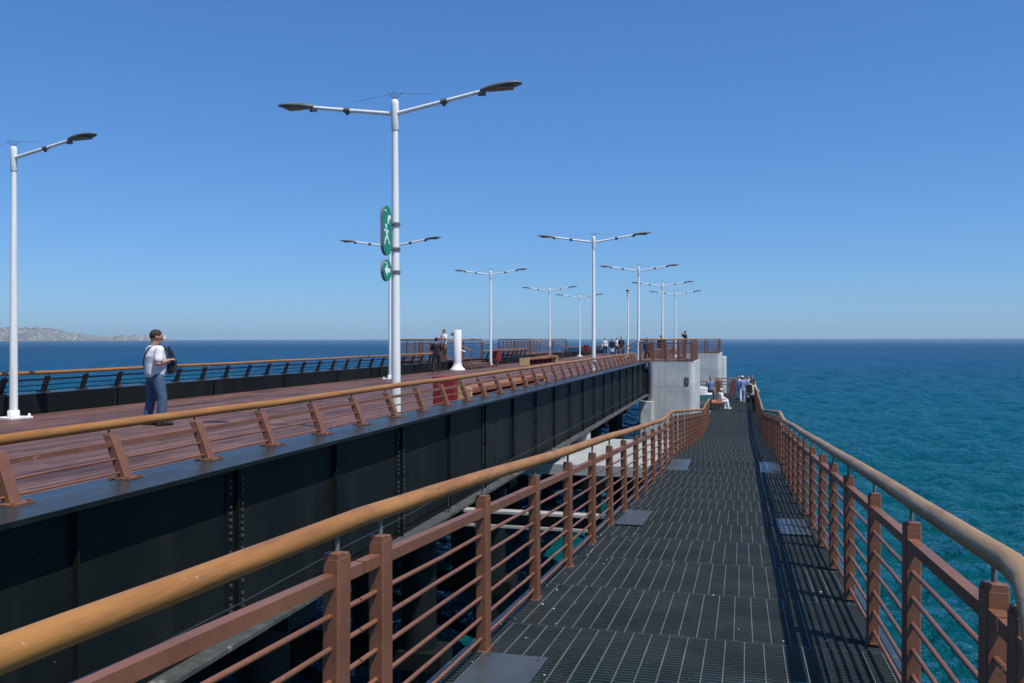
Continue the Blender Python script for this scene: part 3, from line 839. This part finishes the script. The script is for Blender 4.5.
for i, (x, y, lb_, g_) in enumerate(lamps):
    o = lamp0 if i == 0 else copy_tree(lamp0)
    o.location = (x, y, .001); tag(o, lb_, 'lamp post', g_)
    if i == 5:      # this one has a single arm
        def drop(q):
            for ch in kids(q): drop(ch)
            bpy.data.objects.remove(q)
        for ch in kids(o):
            if ch.name.split('.')[0] in ('arm', 'lamp_head', 'head_clamp') and ch.data.vertices[0].co.x < 0: drop(ch)
    o.rotation_euler = (random.gauss(0, .003), random.gauss(0, .003), (-.06 if i == 0 else -.12) if i in (0, 5) else random.gauss(0, .02))
o = copy_tree(lamp0); o.location = (-9.35, 74.6, .001); o.rotation_euler = (0, 0, R(96)); tag(o, 'lamp post turned side on, showing one head beside the third near lamp post', 'lamp post', 'lamp posts at the pier head')

# ------------------------------------------------------------------ evacuation signs on the first lamp post
def YZ(poly):  # (p, q) in the sign plane -> polygon for prism along X
    return poly
MX = Matrix(((0, 0, 1), (1, 0, 0), (0, 1, 0)))     # local xy -> world yz, local z -> world x
def stadium(w_, h_, n=12):
    r_ = w_/2; out = []
    for k in range(n+1): a = math.pi*k/n; out.append((r_*math.cos(a), h_/2-r_ + r_*math.sin(a)))
    for k in range(n+1): a = math.pi + math.pi*k/n; out.append((r_*math.cos(a), -h_/2+r_ + r_*math.sin(a)))
    return out
def sign(name, label, loc, poly, marks, bands):
    r = empty(name, loc); tag(r, label, 'sign')
    p = MB(); p.prism(poly, -.02, .018, 0, MX); p.build('sign_body', M['signedge'], r)
    ins = [(x*.985, y*.992) for x, y in poly]
    f = MB(); f.prism(ins, .0185, .024, 0, MX); f.prism([(x, y) for x, y in ins], -.026, -.0205, 0, MX); f.build('sign_face', M['green'], r)
    for nm, ps in marks:
        m = MB()
        for q in ps: m.prism(q, .0245, .027, 0, MX)
        m.build(nm, M['signwhite'], r)
    for z in bands:
        b = MB(); b.lathe([(.078, z-.025), (.078, z+.025)], (0, .40, 0), 16); b.box(-.02, .02, .15, .34, z-.018, z+.018)
        b.build('bracket', M['clamp'], r)
def crescent():
    o_ = []
    for k in range(13): a = R(200 - 150*k/12); o_.append((.10 + .11*math.cos(a), .02 + .13*math.sin(a)))
    for k in range(13): a = R(50 + 130*k/12); o_.append((.125 + .07*math.cos(a), -.02 + .105*math.sin(a)))
    return o_
def bar(ax, ay, bx, by, w_):
    dx, dy = bx-ax, by-ay; L = math.hypot(dx, dy); nx, ny = -dy/L*w_/2, dx/L*w_/2
    return [(ax+nx, ay+ny), (ax-nx, ay-ny), (bx-nx, by-ny), (bx+nx, by+ny)]
def disc(cx, cy, r_): return [(cx + r_*math.cos(2*math.pi*k/14), cy + r_*math.sin(2*math.pi*k/14)) for k in range(14)]
wave = [(x*.72 + .012, y*.85 + .13) for x, y in crescent()]
run = [disc(-.035, .075, .024), bar(-.03, .05, -.005, -.05, .045), bar(-.03, .035, -.095, .0, .018), bar(-.02, .035, .045, .0, .018), bar(-.005, -.05, -.06, -.11, .026), bar(-.06, -.11, -.075, -.17, .022), bar(.0, -.05, .045, -.11, .026), bar(.045, -.11, .075, -.155, .022)]
run = [[(x*1.3 - .015, y*1.25 - .02) for x, y in q] for q in run]
SX, SY = -5.5, 13.5 - .40
sign('evacuation_sign', 'tall rounded green sign with a white wave and running figure on the lamp post', (SX, SY, 3.335), stadium(.34, .80), [('wave_mark', [wave]), ('runner_mark', run), ('corner_mark', [[(-.11, .30), (-.05, .30), (-.05, .325), (-.11, .325)]])], (.15, -.26))
arrow = [(-.115, 0), (-.01, .10), (-.01, .035), (.10, .035), (.10, -.035), (-.01, -.035), (-.01, -.10)]
sign('arrow_sign', 'small round green sign with a white arrow below the tall one', (SX, SY, 2.70), [(.17*math.cos(2*math.pi*k/32), .175*math.sin(2*math.pi*k/32)) for k in range(32)], [('arrow_mark', [arrow]), ('corner_mark', [[(-.10, .105), (-.03, .105), (-.03, .125), (-.10, .125)]])], (.0,))

# ------------------------------------------------------------------ deck furniture
def bench(label, x, y0, y1, wdt=.55):
    r = empty('bench', (x, (y0+y1)/2, 0)); tag(r, label, 'bench', 'long plank benches on the deck'); h = (y1-y0)/2
    s_ = MB(); s_.box(-wdt/2, wdt/2, -h+.14, h-.14, .31, .43); s_.build('seat', M['benchwood'], r)
    for q in (-1, 1):
        e = MB(); a, b = sorted((q*h, q*(h-.137))); e.box(-wdt/2-.02, wdt/2+.02, a, b, .002, .45); e.build('end_panel', M['tan'], r)
    n = max(2, int(h*2/1.6))
    for k in range(n):
        y = -h + (k+1)*2*h/(n+1); l = MB(); l.box(-.2, .2, y-.04, y+.04, .002, .307); l.build('leg', M['darkred'], r)
bench('long wooden bench with a pale end close behind the near curb railing', -6.45, 19.7, 27.9)
bench('wooden bench with a pale end farther out by the far lamp posts', -12.7, 51.5, 60.)
def red_bin(label, x, y, w_, h_, post=False, rz=0.):
    r = empty('litter_bin', (x, y, 0), rz); tag(r, label, 'bin'); z0 = .3 if post else .05
    b = MB(); b.prism(round_rect(-w_/2, w_/2, -w_/2, w_/2, .04), z0, h_); b.build('body', M['red'], r)
    t = MB(); t.prism(round_rect(-w_/2-.012, w_/2+.012, -w_/2-.012, w_/2+.012, .045), h_+.001, h_+.035); t.build('rim', M['red'], r)
    if post:
        p = MB(); p.lathe([(.035, .0), (.035, z0-.001)], n=12); p.build('post', M['dark'], r)
    else:
        p = MB(); p.prism(round_rect(-w_/2+.03, w_/2-.03, -w_/2+.03, w_/2-.03, .03), .001, .049); p.build('plinth', M['dark'], r)
red_bin('big square red litter bin near the near railing in front of the bench', -6.36, 18.5, .48, .74, False, R(8))
red_bin('small red bin on a post beside the far lamp post by the lookout steps', -14.05, 50.2, .42, .88, True)
red_bin('distant red bin by the far curb left of the walkers', -14.2, 82., .5, .95, True)
# white column
r = empty('white_column', (-14.2, 43.2, 0)); tag(r, 'thick white column with a flared foot on the deck by the far curb', 'column')
c = MB(); c.lathe([(.21, .3), (.205, 2.04), (.19, 2.06), (.05, 2.07)], n=24); c.build('shaft', M['pole'], r)
c = MB(); c.lathe([(.40, .001), (.39, .05), (.27, .16), (.225, .29), (.215, .36)], n=24); c.build('foot', M['pole'], r)
c = MB(); c.cbox((-.24, -.08, 1.84), (.14, .16, .14)); c.cbox((-.26, -.17, 1.84), (.08, .06, .06)); c.build('fixture_box', M['dark'], r)
c = MB(); c.sweep([(.19, 0, 1.02), (.42, 0, .94)], .03, 8); c.build('bracket', M['pole'], r)

# ------------------------------------------------------------------ people
def ring_loft(mb, rings):
    """rings: (centre, rx, ry) horizontal-ish ellipses with axes (ax, ay)"""
    n = 18; vs = []
    for c, ax, ay in rings:
        for j in range(n):
            a = 2*math.pi*j/n; vs.append(Vector(c) + Vector(ax)*math.cos(a) + Vector(ay)*math.sin(a))
    fs = [(i*n+j, i*n+(j+1)%n, (i+1)*n+(j+1)%n, (i+1)*n+j) for i in range(len(rings)-1) for j in range(n)]
    mb.add(vs, fs, 0, True); mb.add(vs[:n], [tuple(range(n-1,-1,-1))]); mb.add(vs[-n:], [tuple(range(n))])
def limb(mb, pts, rad):
    """tapered limb: dense tube plus balls at the joints"""
    P_ = [Vector(p) for p in pts]
    for i in range(len(P_)-1):
        a, b = P_[i], P_[i+1]; m = a.lerp(b, .4)
        bul = 1.06 if len(rad) > 2 else 1.
        t = (b-a).normalized(); q = Vector((0, 0, 1)) if abs(t.z) < .9 else Vector((1, 0, 0))
        sx = t.cross(q).normalized(); sy = t.cross(sx).normalized(); rr = rad[i] + (rad[i+1]-rad[i])*.4
        ring_loft(mb, [(a, sx*rad[i], sy*rad[i]), (m, sx*rr*bul, sy*rr*bul), (b, sx*rad[i+1], sy*rad[i+1])])
    for p, r_ in zip(P_, rad): mb.ball(p, r_*.99, n=12, m=8)
DG = None
def remeshed(mb, name, mat, parent, voxel, smooth=4):
    me0 = mb.mesh(name+'_src', mat); o = bpy.data.objects.new(name+'_src', me0); COL.objects.link(o)
    md = o.modifiers.new('r', 'REMESH'); md.mode = 'VOXEL'; md.voxel_size = voxel
    sm = o.modifiers.new('s', 'SMOOTH'); sm.iterations = smooth; sm.factor = .5
    dg = bpy.context.evaluated_depsgraph_get()
    me = bpy.data.meshes.new_from_object(o.evaluated_get(dg)); me.name = name
    bpy.data.objects.remove(o); bpy.data.meshes.remove(me0)
    me.polygons.foreach_set('use_smooth', [True]*len(me.polygons))
    me.materials.clear(); me.materials.append(mat)
    return link(bpy.data.objects.new(name, me), parent)
SKIN = {}
def cmat(name, c, bump=.25):
    k = (name, c)
    if k not in SKIN: SKIN[k] = flat(name, c, .75, .15, 9., bump)
    return SKIN[k]

def person(label, loc, heading, H=1.72, pose='stand', shirt=(.7, .7, .72), trousers=(.05, .07, .12), shoes=(.03, .03, .03), hair=(.015, .011, .009), skin=(.36, .19, .12),
           sleeve='short', arms=None, lean=0., spread=.11, stride=0., hat=None, long_hair=False, group=None, voxel=.013, belly=0., sit=False, headyaw=0., headpitch=0., girth=1.):
    r = empty('person', loc, R(heading)); tag(r, label, 'person', group); k = H/1.75; r.scale = (k*girth, k*girth, k)
    # skeleton, facing +Y
    drop = -.47 if sit else 0.
    hips = Vector((0, 0, .93 + drop))
    Lm = Matrix.Rotation(-lean, 3, 'X')
    def T(x, y, z): return hips + Lm @ (Vector((x, y, z + drop)) - hips)
    legs = {}
    for s_ in (-1, 1):
        hip = Vector((s_*.095, 0, .9 + drop))
        if sit:
            kn = Vector((s_*(.10+spread*.4), .44, .50)); an = Vector((s_*(.10+spread*.4), .44 + .08*s_, .09))
        else:
            f = stride*s_
            kn = Vector((s_*(.095+spread*.45)*.92, f*.5 + .03, .49)); an = Vector((s_*(.06+spread*.62), f - .015, .09 + (.05 if f < -.1 else 0)))
        legs[s_] = (hip, kn, an)
    sh = {s_: T(s_*.185, 0, 1.405) for s_ in (-1, 1)}
    if arms is None:
        arms = {s_: (T(s_*.245, -.02, 1.14), T(s_*.25, .06, .89)) for s_ in (-1, 1)}
    else:
        arms = {s_: tuple(Vector(q) + Vector((0, 0, drop)) if sit else Vector(q) for q in arms[s_]) for s_ in (-1, 1)}
    headc = T(0, .025, 1.635)
    Hm = Matrix.Rotation(headyaw, 3, 'Z') @ Matrix.Rotation(-headpitch, 3, 'X')
    X_, Y_ = Vector((1, 0, 0)), Lm @ Vector((0, 1, 0))
    torso = [(.86, .155, .115), (.95, .163, .118 + belly*.3), (1.05, .15, .112 + belly), (1.16, .152, .112 + belly), (1.28, .17, .12 + belly*.4), (1.38, .172, .108), (1.44, .13, .085), (1.48, .065, .062)]
    body = MB()
    ring_loft(body, [(T(0, (belly*.4 if .98 < z < 1.25 else 0), z), X_*rx, Y_*ry) for z, rx, ry in torso])
    limb(body, [T(0, -.005, 1.42), T(0, .008, 1.56)], [.062, .056])
    body.ball(headc, (.076, .097, .116), Hm); body.ball(headc + Hm @ Vector((0, .04, -.07)), (.052, .058, .052), Hm)
    body.ball(headc + Hm @ Vector((0, .103, -.02)), (.014, .02, .024), Hm, 8, 6); body.ball(headc + Hm @ Vector((0, .088, -.062)), (.024, .010, .010), Hm, 8, 6)
    for s_ in (-1, 1): body.ball(headc + Hm @ Vector((s_*.078, -.004, -.012)), (.012, .022, .033), Hm, 8, 6)
    for s_ in (-1, 1):
        el, wr = arms[s_]
        limb(body, [sh[s_], el, wr], [.056, .043, .03])
        hip, kn, an = legs[s_]
        limb(body, [hip, kn, an], [.088, .058, .042])
        limb(body, [an + Vector((0, -.02, -.04)), an + Vector((0, .13, -.055))], [.04, .034])
        # hand: palm, four curled fingers, thumb from the side
        dv = (wr - el).normalized(); side = dv.cross(Vector((0, 0, 1)));
        side = (side if side.length > .2 else Vector((0, 1, 0)) - dv*dv.y).normalized(); nrm = dv.cross(side).normalized()
        if nrm.z > 0 and abs(nrm.z) > .4: nrm = -nrm
        if abs(nrm.z) <= .4 and nrm.x*s_ > 0: nrm = -nrm
        pc = wr + dv*.05
        for q in (-.028, -.01, .01, .028): limb(body, [wr + side*q*.5, wr + dv*.09 + side*q], [.017, .014])
        for q, ln in ((-.03, .85), (-.01, 1.), (.01, .95), (.03, .72)):
            p0 = wr + dv*.09 + side*q; ang = .35; pts = [p0]
            for seg in (.042*ln, .028*ln, .02*ln):
                p0 = p0 + (dv*math.cos(ang) + nrm*math.sin(ang))*seg; pts.append(p0); ang += .55
            limb(body, pts, [.0098, .009, .0085, .0075])
        ts = side if side.y > 0 else -side
        limb(body, [wr + dv*.025 + ts*.02, wr + dv*.06 + ts*.05 + nrm*.012, wr + dv*.09 + ts*.052 + nrm*.03], [.014, .0115, .009])
    remeshed(body, 'body', cmat('skin', skin, .05), r, voxel, 3)
    # eyes
    e = MB()
    for s_ in (-1, 1): e.ball(headc + Hm @ Vector((s_*.032, .088, .012)), (.012, .008, .007), Hm, 8, 6)
    e.build('eyes', cmat('eye', (.02, .015, .012)), r)
    # shirt
    c = MB(); inf = .02
    zs = [(.88, .172, .128), (.95, .178, .135 + belly*.4), (1.05, .172, .132 + belly), (1.16, .172, .13 + belly), (1.28, .19, .138 + belly*.5), (1.38, .192, .126), (1.445, .15, .1), (1.475, .085, .08)]
    ring_loft(c, [(T(0, (belly*.4 if .98 < z < 1.25 else 0), z), X_*rx, Y_*ry) for z, rx, ry in zs])
    for s_ in (-1, 1):
        el, wr = arms[s_]
        if sleeve == 'short': limb(c, [sh[s_], sh[s_].lerp(el, .72)], [.070, .074])
        elif sleeve == 'long': limb(c, [sh[s_], el, el.lerp(wr, .93)], [.074, .06, .046])
    remeshed(c, 'shirt', cmat('shirt', shirt, .5), r, max(voxel, .012), 3)
    # trousers
    t = MB()
    ring_loft(t, [(Vector((0, 0, z + drop)), X_*rx, Vector((0, 1, 0))*ry) for z, rx, ry in ((.78, .14, .11), (.84, .172, .128), (.93, .174, .13), (1.0, .168, .126))])
    for s_ in (-1, 1):
        hip, kn, an = legs[s_]
        limb(t, [hip, kn, an + Vector((0, 0, .0))], [.102, .078, .064])
    remeshed(t, 'trousers', cmat('trousers', trousers, .5), r, max(voxel, .012), 3)
    for s_ in (-1, 1):
        an = legs[s_][2]; b = MB(); z0 = an.z - .09
        limb(b, [Vector((an.x, an.y-.045, z0+.055)), Vector((an.x, an.y+.06, z0+.05)), Vector((an.x + s_*.015, an.y+.155, z0+.04))], [.048, .047, .036])
        b.cbox((an.x, an.y+.055, z0+.018), (.085, .26, .034))
        remeshed(b, 'shoe', cmat('shoe', shoes, .1), r, max(voxel, .012), 2)
    # hair
    h = MB(); h.ball(headc + Hm @ Vector((0, -.02, .026)), (.085, .098, .108), Hm)
    if long_hair: h.ball(headc + Hm @ Vector((0, -.075, -.09)), (.075, .045, .13), Hm)
    remeshed(h, 'hair', cmat('hair', hair, .5), r, max(voxel, .012), 2)
    if hat:
        q = MB(); q.ball(headc + Hm @ Vector((0, -.008, .06)), (.096, .112, .082), Hm); q.cbox(headc + Hm @ Vector((0, .12, .045)), (.14, .12, .014), Hm)
        remeshed(q, 'cap', cmat('cap', hat, .2), r, max(voxel, .012), 1)
    return r

# main figure: man with a camera held at his chest
man_loc = Vector((-10.60, 14.2, .001)); man_h = -31
person('man in white polo shirt and blue jeans standing on the deck holding a black camera', man_loc, man_h, 1.77, shirt=(.60, .60, .62), trousers=(.042, .08, .15), shoes=(.014, .014, .016),
       sleeve='short', spread=.16, stride=.05, belly=.035, voxel=.0085, headyaw=R(-12),
       girth=1.15, headpitch=R(17), arms={1: ((.25, -.05, 1.14), (.11, .185, 1.20)), -1: ((-.235, .0, 1.13), (-.06, .2, 1.17))})
def held_camera():
    r = empty('camera_rig', man_loc, R(man_h)); k = 1.77/1.75; r.scale = (k*1.15, k*1.15, k)
    tag(r, 'black camera with long lens and strap held by the man in white', 'camera')
    b = MB(); b.cbox((.02, .25, 1.25), (.13, .08, .11), ch=.02); b.cbox((.02, .245, 1.33), (.07, .07, .06), ch=.015); b.build('camera_body', M['blackplastic'], r)
    l = MB(); l.sweep([(.04, .29, 1.24), (.045, .30, 1.14), (.05, .29, 1.0), (.05, .285, .97)], [.038, .042, .045, .048], 16); l.build('lens', M['blackplastic'], r)
    g = MB(); g.sweep([(.03, .235, 1.36), (.02, .21, 1.45)], [.03, .022], 10); g.build('flash', M['blackplastic'], r)
    bag = MB(); bag.cbox((.02, .235, 1.04), (.11, .09, .2), Matrix.Rotation(.2, 3, 'X'), ch=.03); bag.build('camera_bag', M['blackplastic'], r)
    st = MB(); st.sweep([(.03, .24, 1.27), (.07, .17, 1.36), (.09, .12, 1.44), (.085, .0, 1.50), (.06, -.125, 1.42), (-.01, -.158, 1.30), (-.09, -.155, 1.15), (-.165, -.095, 1.03), (-.195, .02, 1.0), (-.15, .16, 1.02), (-.06, .23, 1.08)], .009, 8, flat=1.2)
    st.build('strap', M['blackplastic'], r)
held_camera()

# figures on the deck
blackc, navy, white, grey = (.006, .006, .007), (.010, .014, .030), (.58, .59, .61), (.18, .19, .2)
person('person all in black with a cap standing against the far curb', (-14.36, 40.4, .001), 12, 1.66, shirt=(.006, .007, .010), trousers=blackc, sleeve='long', hat=(.012, .012, .014), stride=.12, arms={1: ((.27, .05, 1.16), (.2, .25, 1.1)), -1: ((-.27, .05, 1.16), (-.2, .25, 1.1))})
tr = empty('tripod', (-14.3, 39.8, 0)); tag(tr, 'dark tripod standing on the deck by the person in black', 'tripod')
for k in range(3):
    a = R(120*k+20); lg = MB(); lg.sweep([(.03*math.cos(a), .03*math.sin(a), .95), (.36*math.cos(a), .36*math.sin(a), .012)], [.018, .012], 8); lg.build('leg', M['blackplastic'], tr)
hd = MB(); hd.lathe([(.02, .9), (.025, 1.1)], n=10); hd.cbox((0, 0, 1.13), (.06, .1, .06)); hd.build('head', M['blackplastic'], tr)
person('child in white shirt and brown shorts standing on the far lookout', (-15.0, 43.4, .501), 150, 1.60, shirt=white, trousers=(.2, .09, .05), arms={1: ((.27, .1, 1.2), (.12, .3, 1.26)), -1: ((-.27, .1, 1.2), (-.12, .3, 1.26))}, hair=(.02, .014, .012))
GW = 'walkers on the far part of the deck'
cx = lambda u, d: polar(u, d)
for (u, d, h, lab, sh_, tr_, hd_, st_) in (
  (604.8, 86, 1.68, 'walker in a white top and dark trousers, leftmost of the distant group', white, blackc, 190, .12),
  (612.0, 83, 1.60, 'walker in black carrying a pale bag in the distant group', blackc, blackc, 200, .15),
  (616.8, 86, 1.70, 'walker in a white shirt with dark trousers close beside the big dark one', (.6, .62, .66), navy, 170, .14),
  (621.3, 82, 1.80, 'tall walker in a dark jacket, rightmost and largest of the distant group', (.018, .022, .022), (.02, .022, .02), 185, .16)):
    p = cx(u, d); person(lab, (p.x, p.y, .001), hd_, h, shirt=sh_, trousers=tr_, sleeve='long', stride=st_, group=GW)
p = cx(611.6, 82.6); bg_ = MB(); bg_.cbox((0, 0, 0), (.36, .16, .3), ch=.05); bo_ = bg_.build('shopping_bag', M['whitecloth']); bo_.location = (p.x+.1, p.y-.3, .55); tag(bo_, 'pale bag carried by the walker in black', 'bag')
p = cx(647.4, 52.); person('person in navy standing on the deck behind the corner of the near lookout railing', (p.x, p.y, .001), 190, 1.66, shirt=navy, trousers=blackc, sleeve='long')
p = cx(661.4, 59.5); person('person in black seen over the middle of the railing on the large concrete block', (p.x, p.y, .001), 200, 1.84, shirt=blackc, trousers=blackc, sleeve='long')
p = cx(685.2, 73.5); person('person in dark clothes raising an arm on the second lookout, above the other heads', (p.x, p.y, .5), 120, 1.74, shirt=(.03, .03, .035), trousers=navy, sleeve='long', arms={1: ((.26, .12, 1.3), (.12, .22, 1.52)), -1: ((-.27, .0, 1.15), (-.2, .15, .95))})

# figures on the lower landing
zl = ZL + .004
p = cx(710.5, 52.6); person('dark haired person in a blue top standing just behind the low orange bench', (p.x, p.y, zl), 200, 1.72, shirt=(.10, .16, .26), trousers=blackc, sleeve='short')
r = empty('bench', (-1.36, 51.2, ZL)); tag(r, 'low orange bench on the lower landing under the seated pair in white', 'bench')
orng = flat('orange_bench', (.42, .12, .04), .5)
b_ = MB(); b_.box(-.3, .3, -.85, .85, .36, .45); b_.build('seat', orng, r)
for y_ in (-.7, .7):
    l_ = MB(); l_.box(-.24, .24, y_-.05, y_+.05, .002, .357); l_.build('leg', M['dark'], r)
person('seated person dressed all in white with legs stretched on the orange bench', (-1.26, 51.0, zl), -80, 1.62, shirt=(.52, .52, .57), trousers=(.58, .59, .61), shoes=white, hair=(.5, .48, .47), sit=True, sleeve='long', lean=.2, arms={1: ((.24, .12, 1.15), (.12, .36, 1.08)), -1: ((-.24, .12, 1.15), (-.12, .36, 1.08))})
person('seated person in white with dark hair, farther along the orange bench', (-1.24, 51.75, zl), -70, 1.60, shirt=white, trousers=white, shoes=(.3, .3, .3), sit=True, sleeve='long', lean=.15, arms={1: ((.24, .12, 1.15), (.12, .36, 1.08)), -1: ((-.24, .12, 1.15), (-.12, .36, 1.08))})
p = cx(742.2, 55.); person('walker in a blue and white tracksuit with a white cap on the lower landing', (p.x, p.y, zl), 10, 1.64, shirt=(.16, .22, .38), trousers=(.42, .47, .6), shoes=white, hat=white, sleeve='long', stride=.18)
p = cx(748.2, 57.); person('person in a pale blue top half hidden behind the man with a rucksack', (p.x, p.y, zl), 180, 1.60, shirt=(.3, .36, .5), trousers=(.2, .25, .38), sleeve='short')
ml = Vector((.46, 49.8, zl)); person('man in a beige top and black trousers leaning at the sea side rail', ml, -20, 1.74, shirt=(.48, .42, .34), trousers=blackc, sleeve='long', lean=.08, stride=.1, arms={1: ((.30, .14, 1.16), (.34, .34, 1.1)), -1: ((-.28, .05, 1.15), (-.2, .28, 1.05))})
rk = empty('rucksack', ml, R(-20)); tag(rk, 'black rucksack on the back of the man in beige', 'rucksack')
q = MB(); q.cbox((0, -.23, 1.24), (.3, .17, .44), ch=.05); q.build('sack', M['blackplastic'], rk)
q = MB(); q.cbox((0, -.33, 1.15), (.22, .045, .2), ch=.02); q.build('pocket', M['blackplastic'], rk)
q = MB()
for s_ in (-1, 1): q.sweep([(s_*.11, -.16, 1.43), (s_*.12, -.03, 1.5), (s_*.13, .13, 1.40), (s_*.15, .1, 1.2), (s_*.14, -.13, 1.08)], .018, 7)
q.build('strap', M['blackplastic'], rk)
sb = empty('shoulder_bag', ml, R(-20)); tag(sb, 'small bag with a round white patch hanging at the hip of the man in beige', 'bag')
q = MB(); q.cbox((-.05, -.2, .84), (.24, .1, .26), ch=.03); q.build('bag_body', M['blackplastic'], sb)
q = MB(); q.prism(disc(-.05, .84, .085), 0, .006, 0, Matrix(((1, 0, 0), (0, 0, -1), (0, 1, 0))), (0, -.251, 0)); q.build('patch', M['whitecloth'], sb)
p = cx(739., 57.5); person('person all in white standing at the end rail left of the tracksuit walker', (p.x, p.y, zl), 150, 1.56, shirt=white, trousers=white, sleeve='long')
p = cx(751.5, 58.5); person('person in a dark top and white trousers by the far sea side rail', (p.x, p.y, zl), 200, 1.56, shirt=navy, trousers=white, sleeve='short')
# teal and white covered stall on the landing
r = empty('covered_table', (-2.25, 52.4, ZL)); tag(r, 'table covered in white and teal cloth beside the first concrete block', 'table')
q = MB(); q.box(-.55, .55, -.7, .7, .74, .79); q.build('table_top', M['whitecloth'], r)
q = MB(); q.box(-.57, .57, -.72, .72, .42, .738); q.build('cloth', M['teal'], r)
for x_ in (-.5, .5):
    for y_ in (-.62, .62):
        l_ = MB(); l_.box(x_-.03, x_+.03, y_-.03, y_+.03, .002, .42); l_.build('leg', M['steel'], r)
q = MB(); q.cbox((.0, -.1, .98), (.7, .5, .36), Matrix.Rotation(.12, 3, 'Y'), ch=.08); 
wb = remeshed(q, 'covered_bundle', M['whitecloth'], None, .03, 6); wb.location = (-2.3, 52.5, ZL+.01); tag(wb, 'bundle wrapped in white on the teal table', 'bundle')
# railings closing the landing
pa = [(-5.0, 60.5, ZL), (-2.2, 60.5, ZL)]
pa = [(-3.6, 61.5, ZL), (-.75, 61.5, ZL)]
tall_railing('landing_railing', 'brown railing with ochre handrail across the pier side of the lower landing', pa, even(pa, 1.2))
pa = [(-1.9, 66.4, ZL), (.7, 66.4, ZL)]
tall_railing('landing_railing', 'brown railing closing the seaward end of the lower landing', pa, sorted(even(pa, 1.1) + [.1, .2, .3, .42, 1.2, 1.3, 1.4]))

# ------------------------------------------------------------------ air
hz = MB(); hz.box(-18500, 18500, -18500, 18500, SEAZ-14, 175.)
hm = bpy.data.materials.new('sea_haze'); hm.use_nodes = True; nt = hm.node_tree
nt.nodes.remove(nt.nodes['Principled BSDF'])
pv = nt.nodes.new('ShaderNodeVolumePrincipled'); pv.inputs['Color'].default_value = (.62, .84, 1., 1); pv.inputs['Density'].default_value = 4.5e-5; pv.inputs['Anisotropy'].default_value = .2
nt.links.new(pv.outputs[0], nt.nodes['Material Output'].inputs['Volume'])
ho = hz.build('haze', hm); tag(ho, kind='stuff')
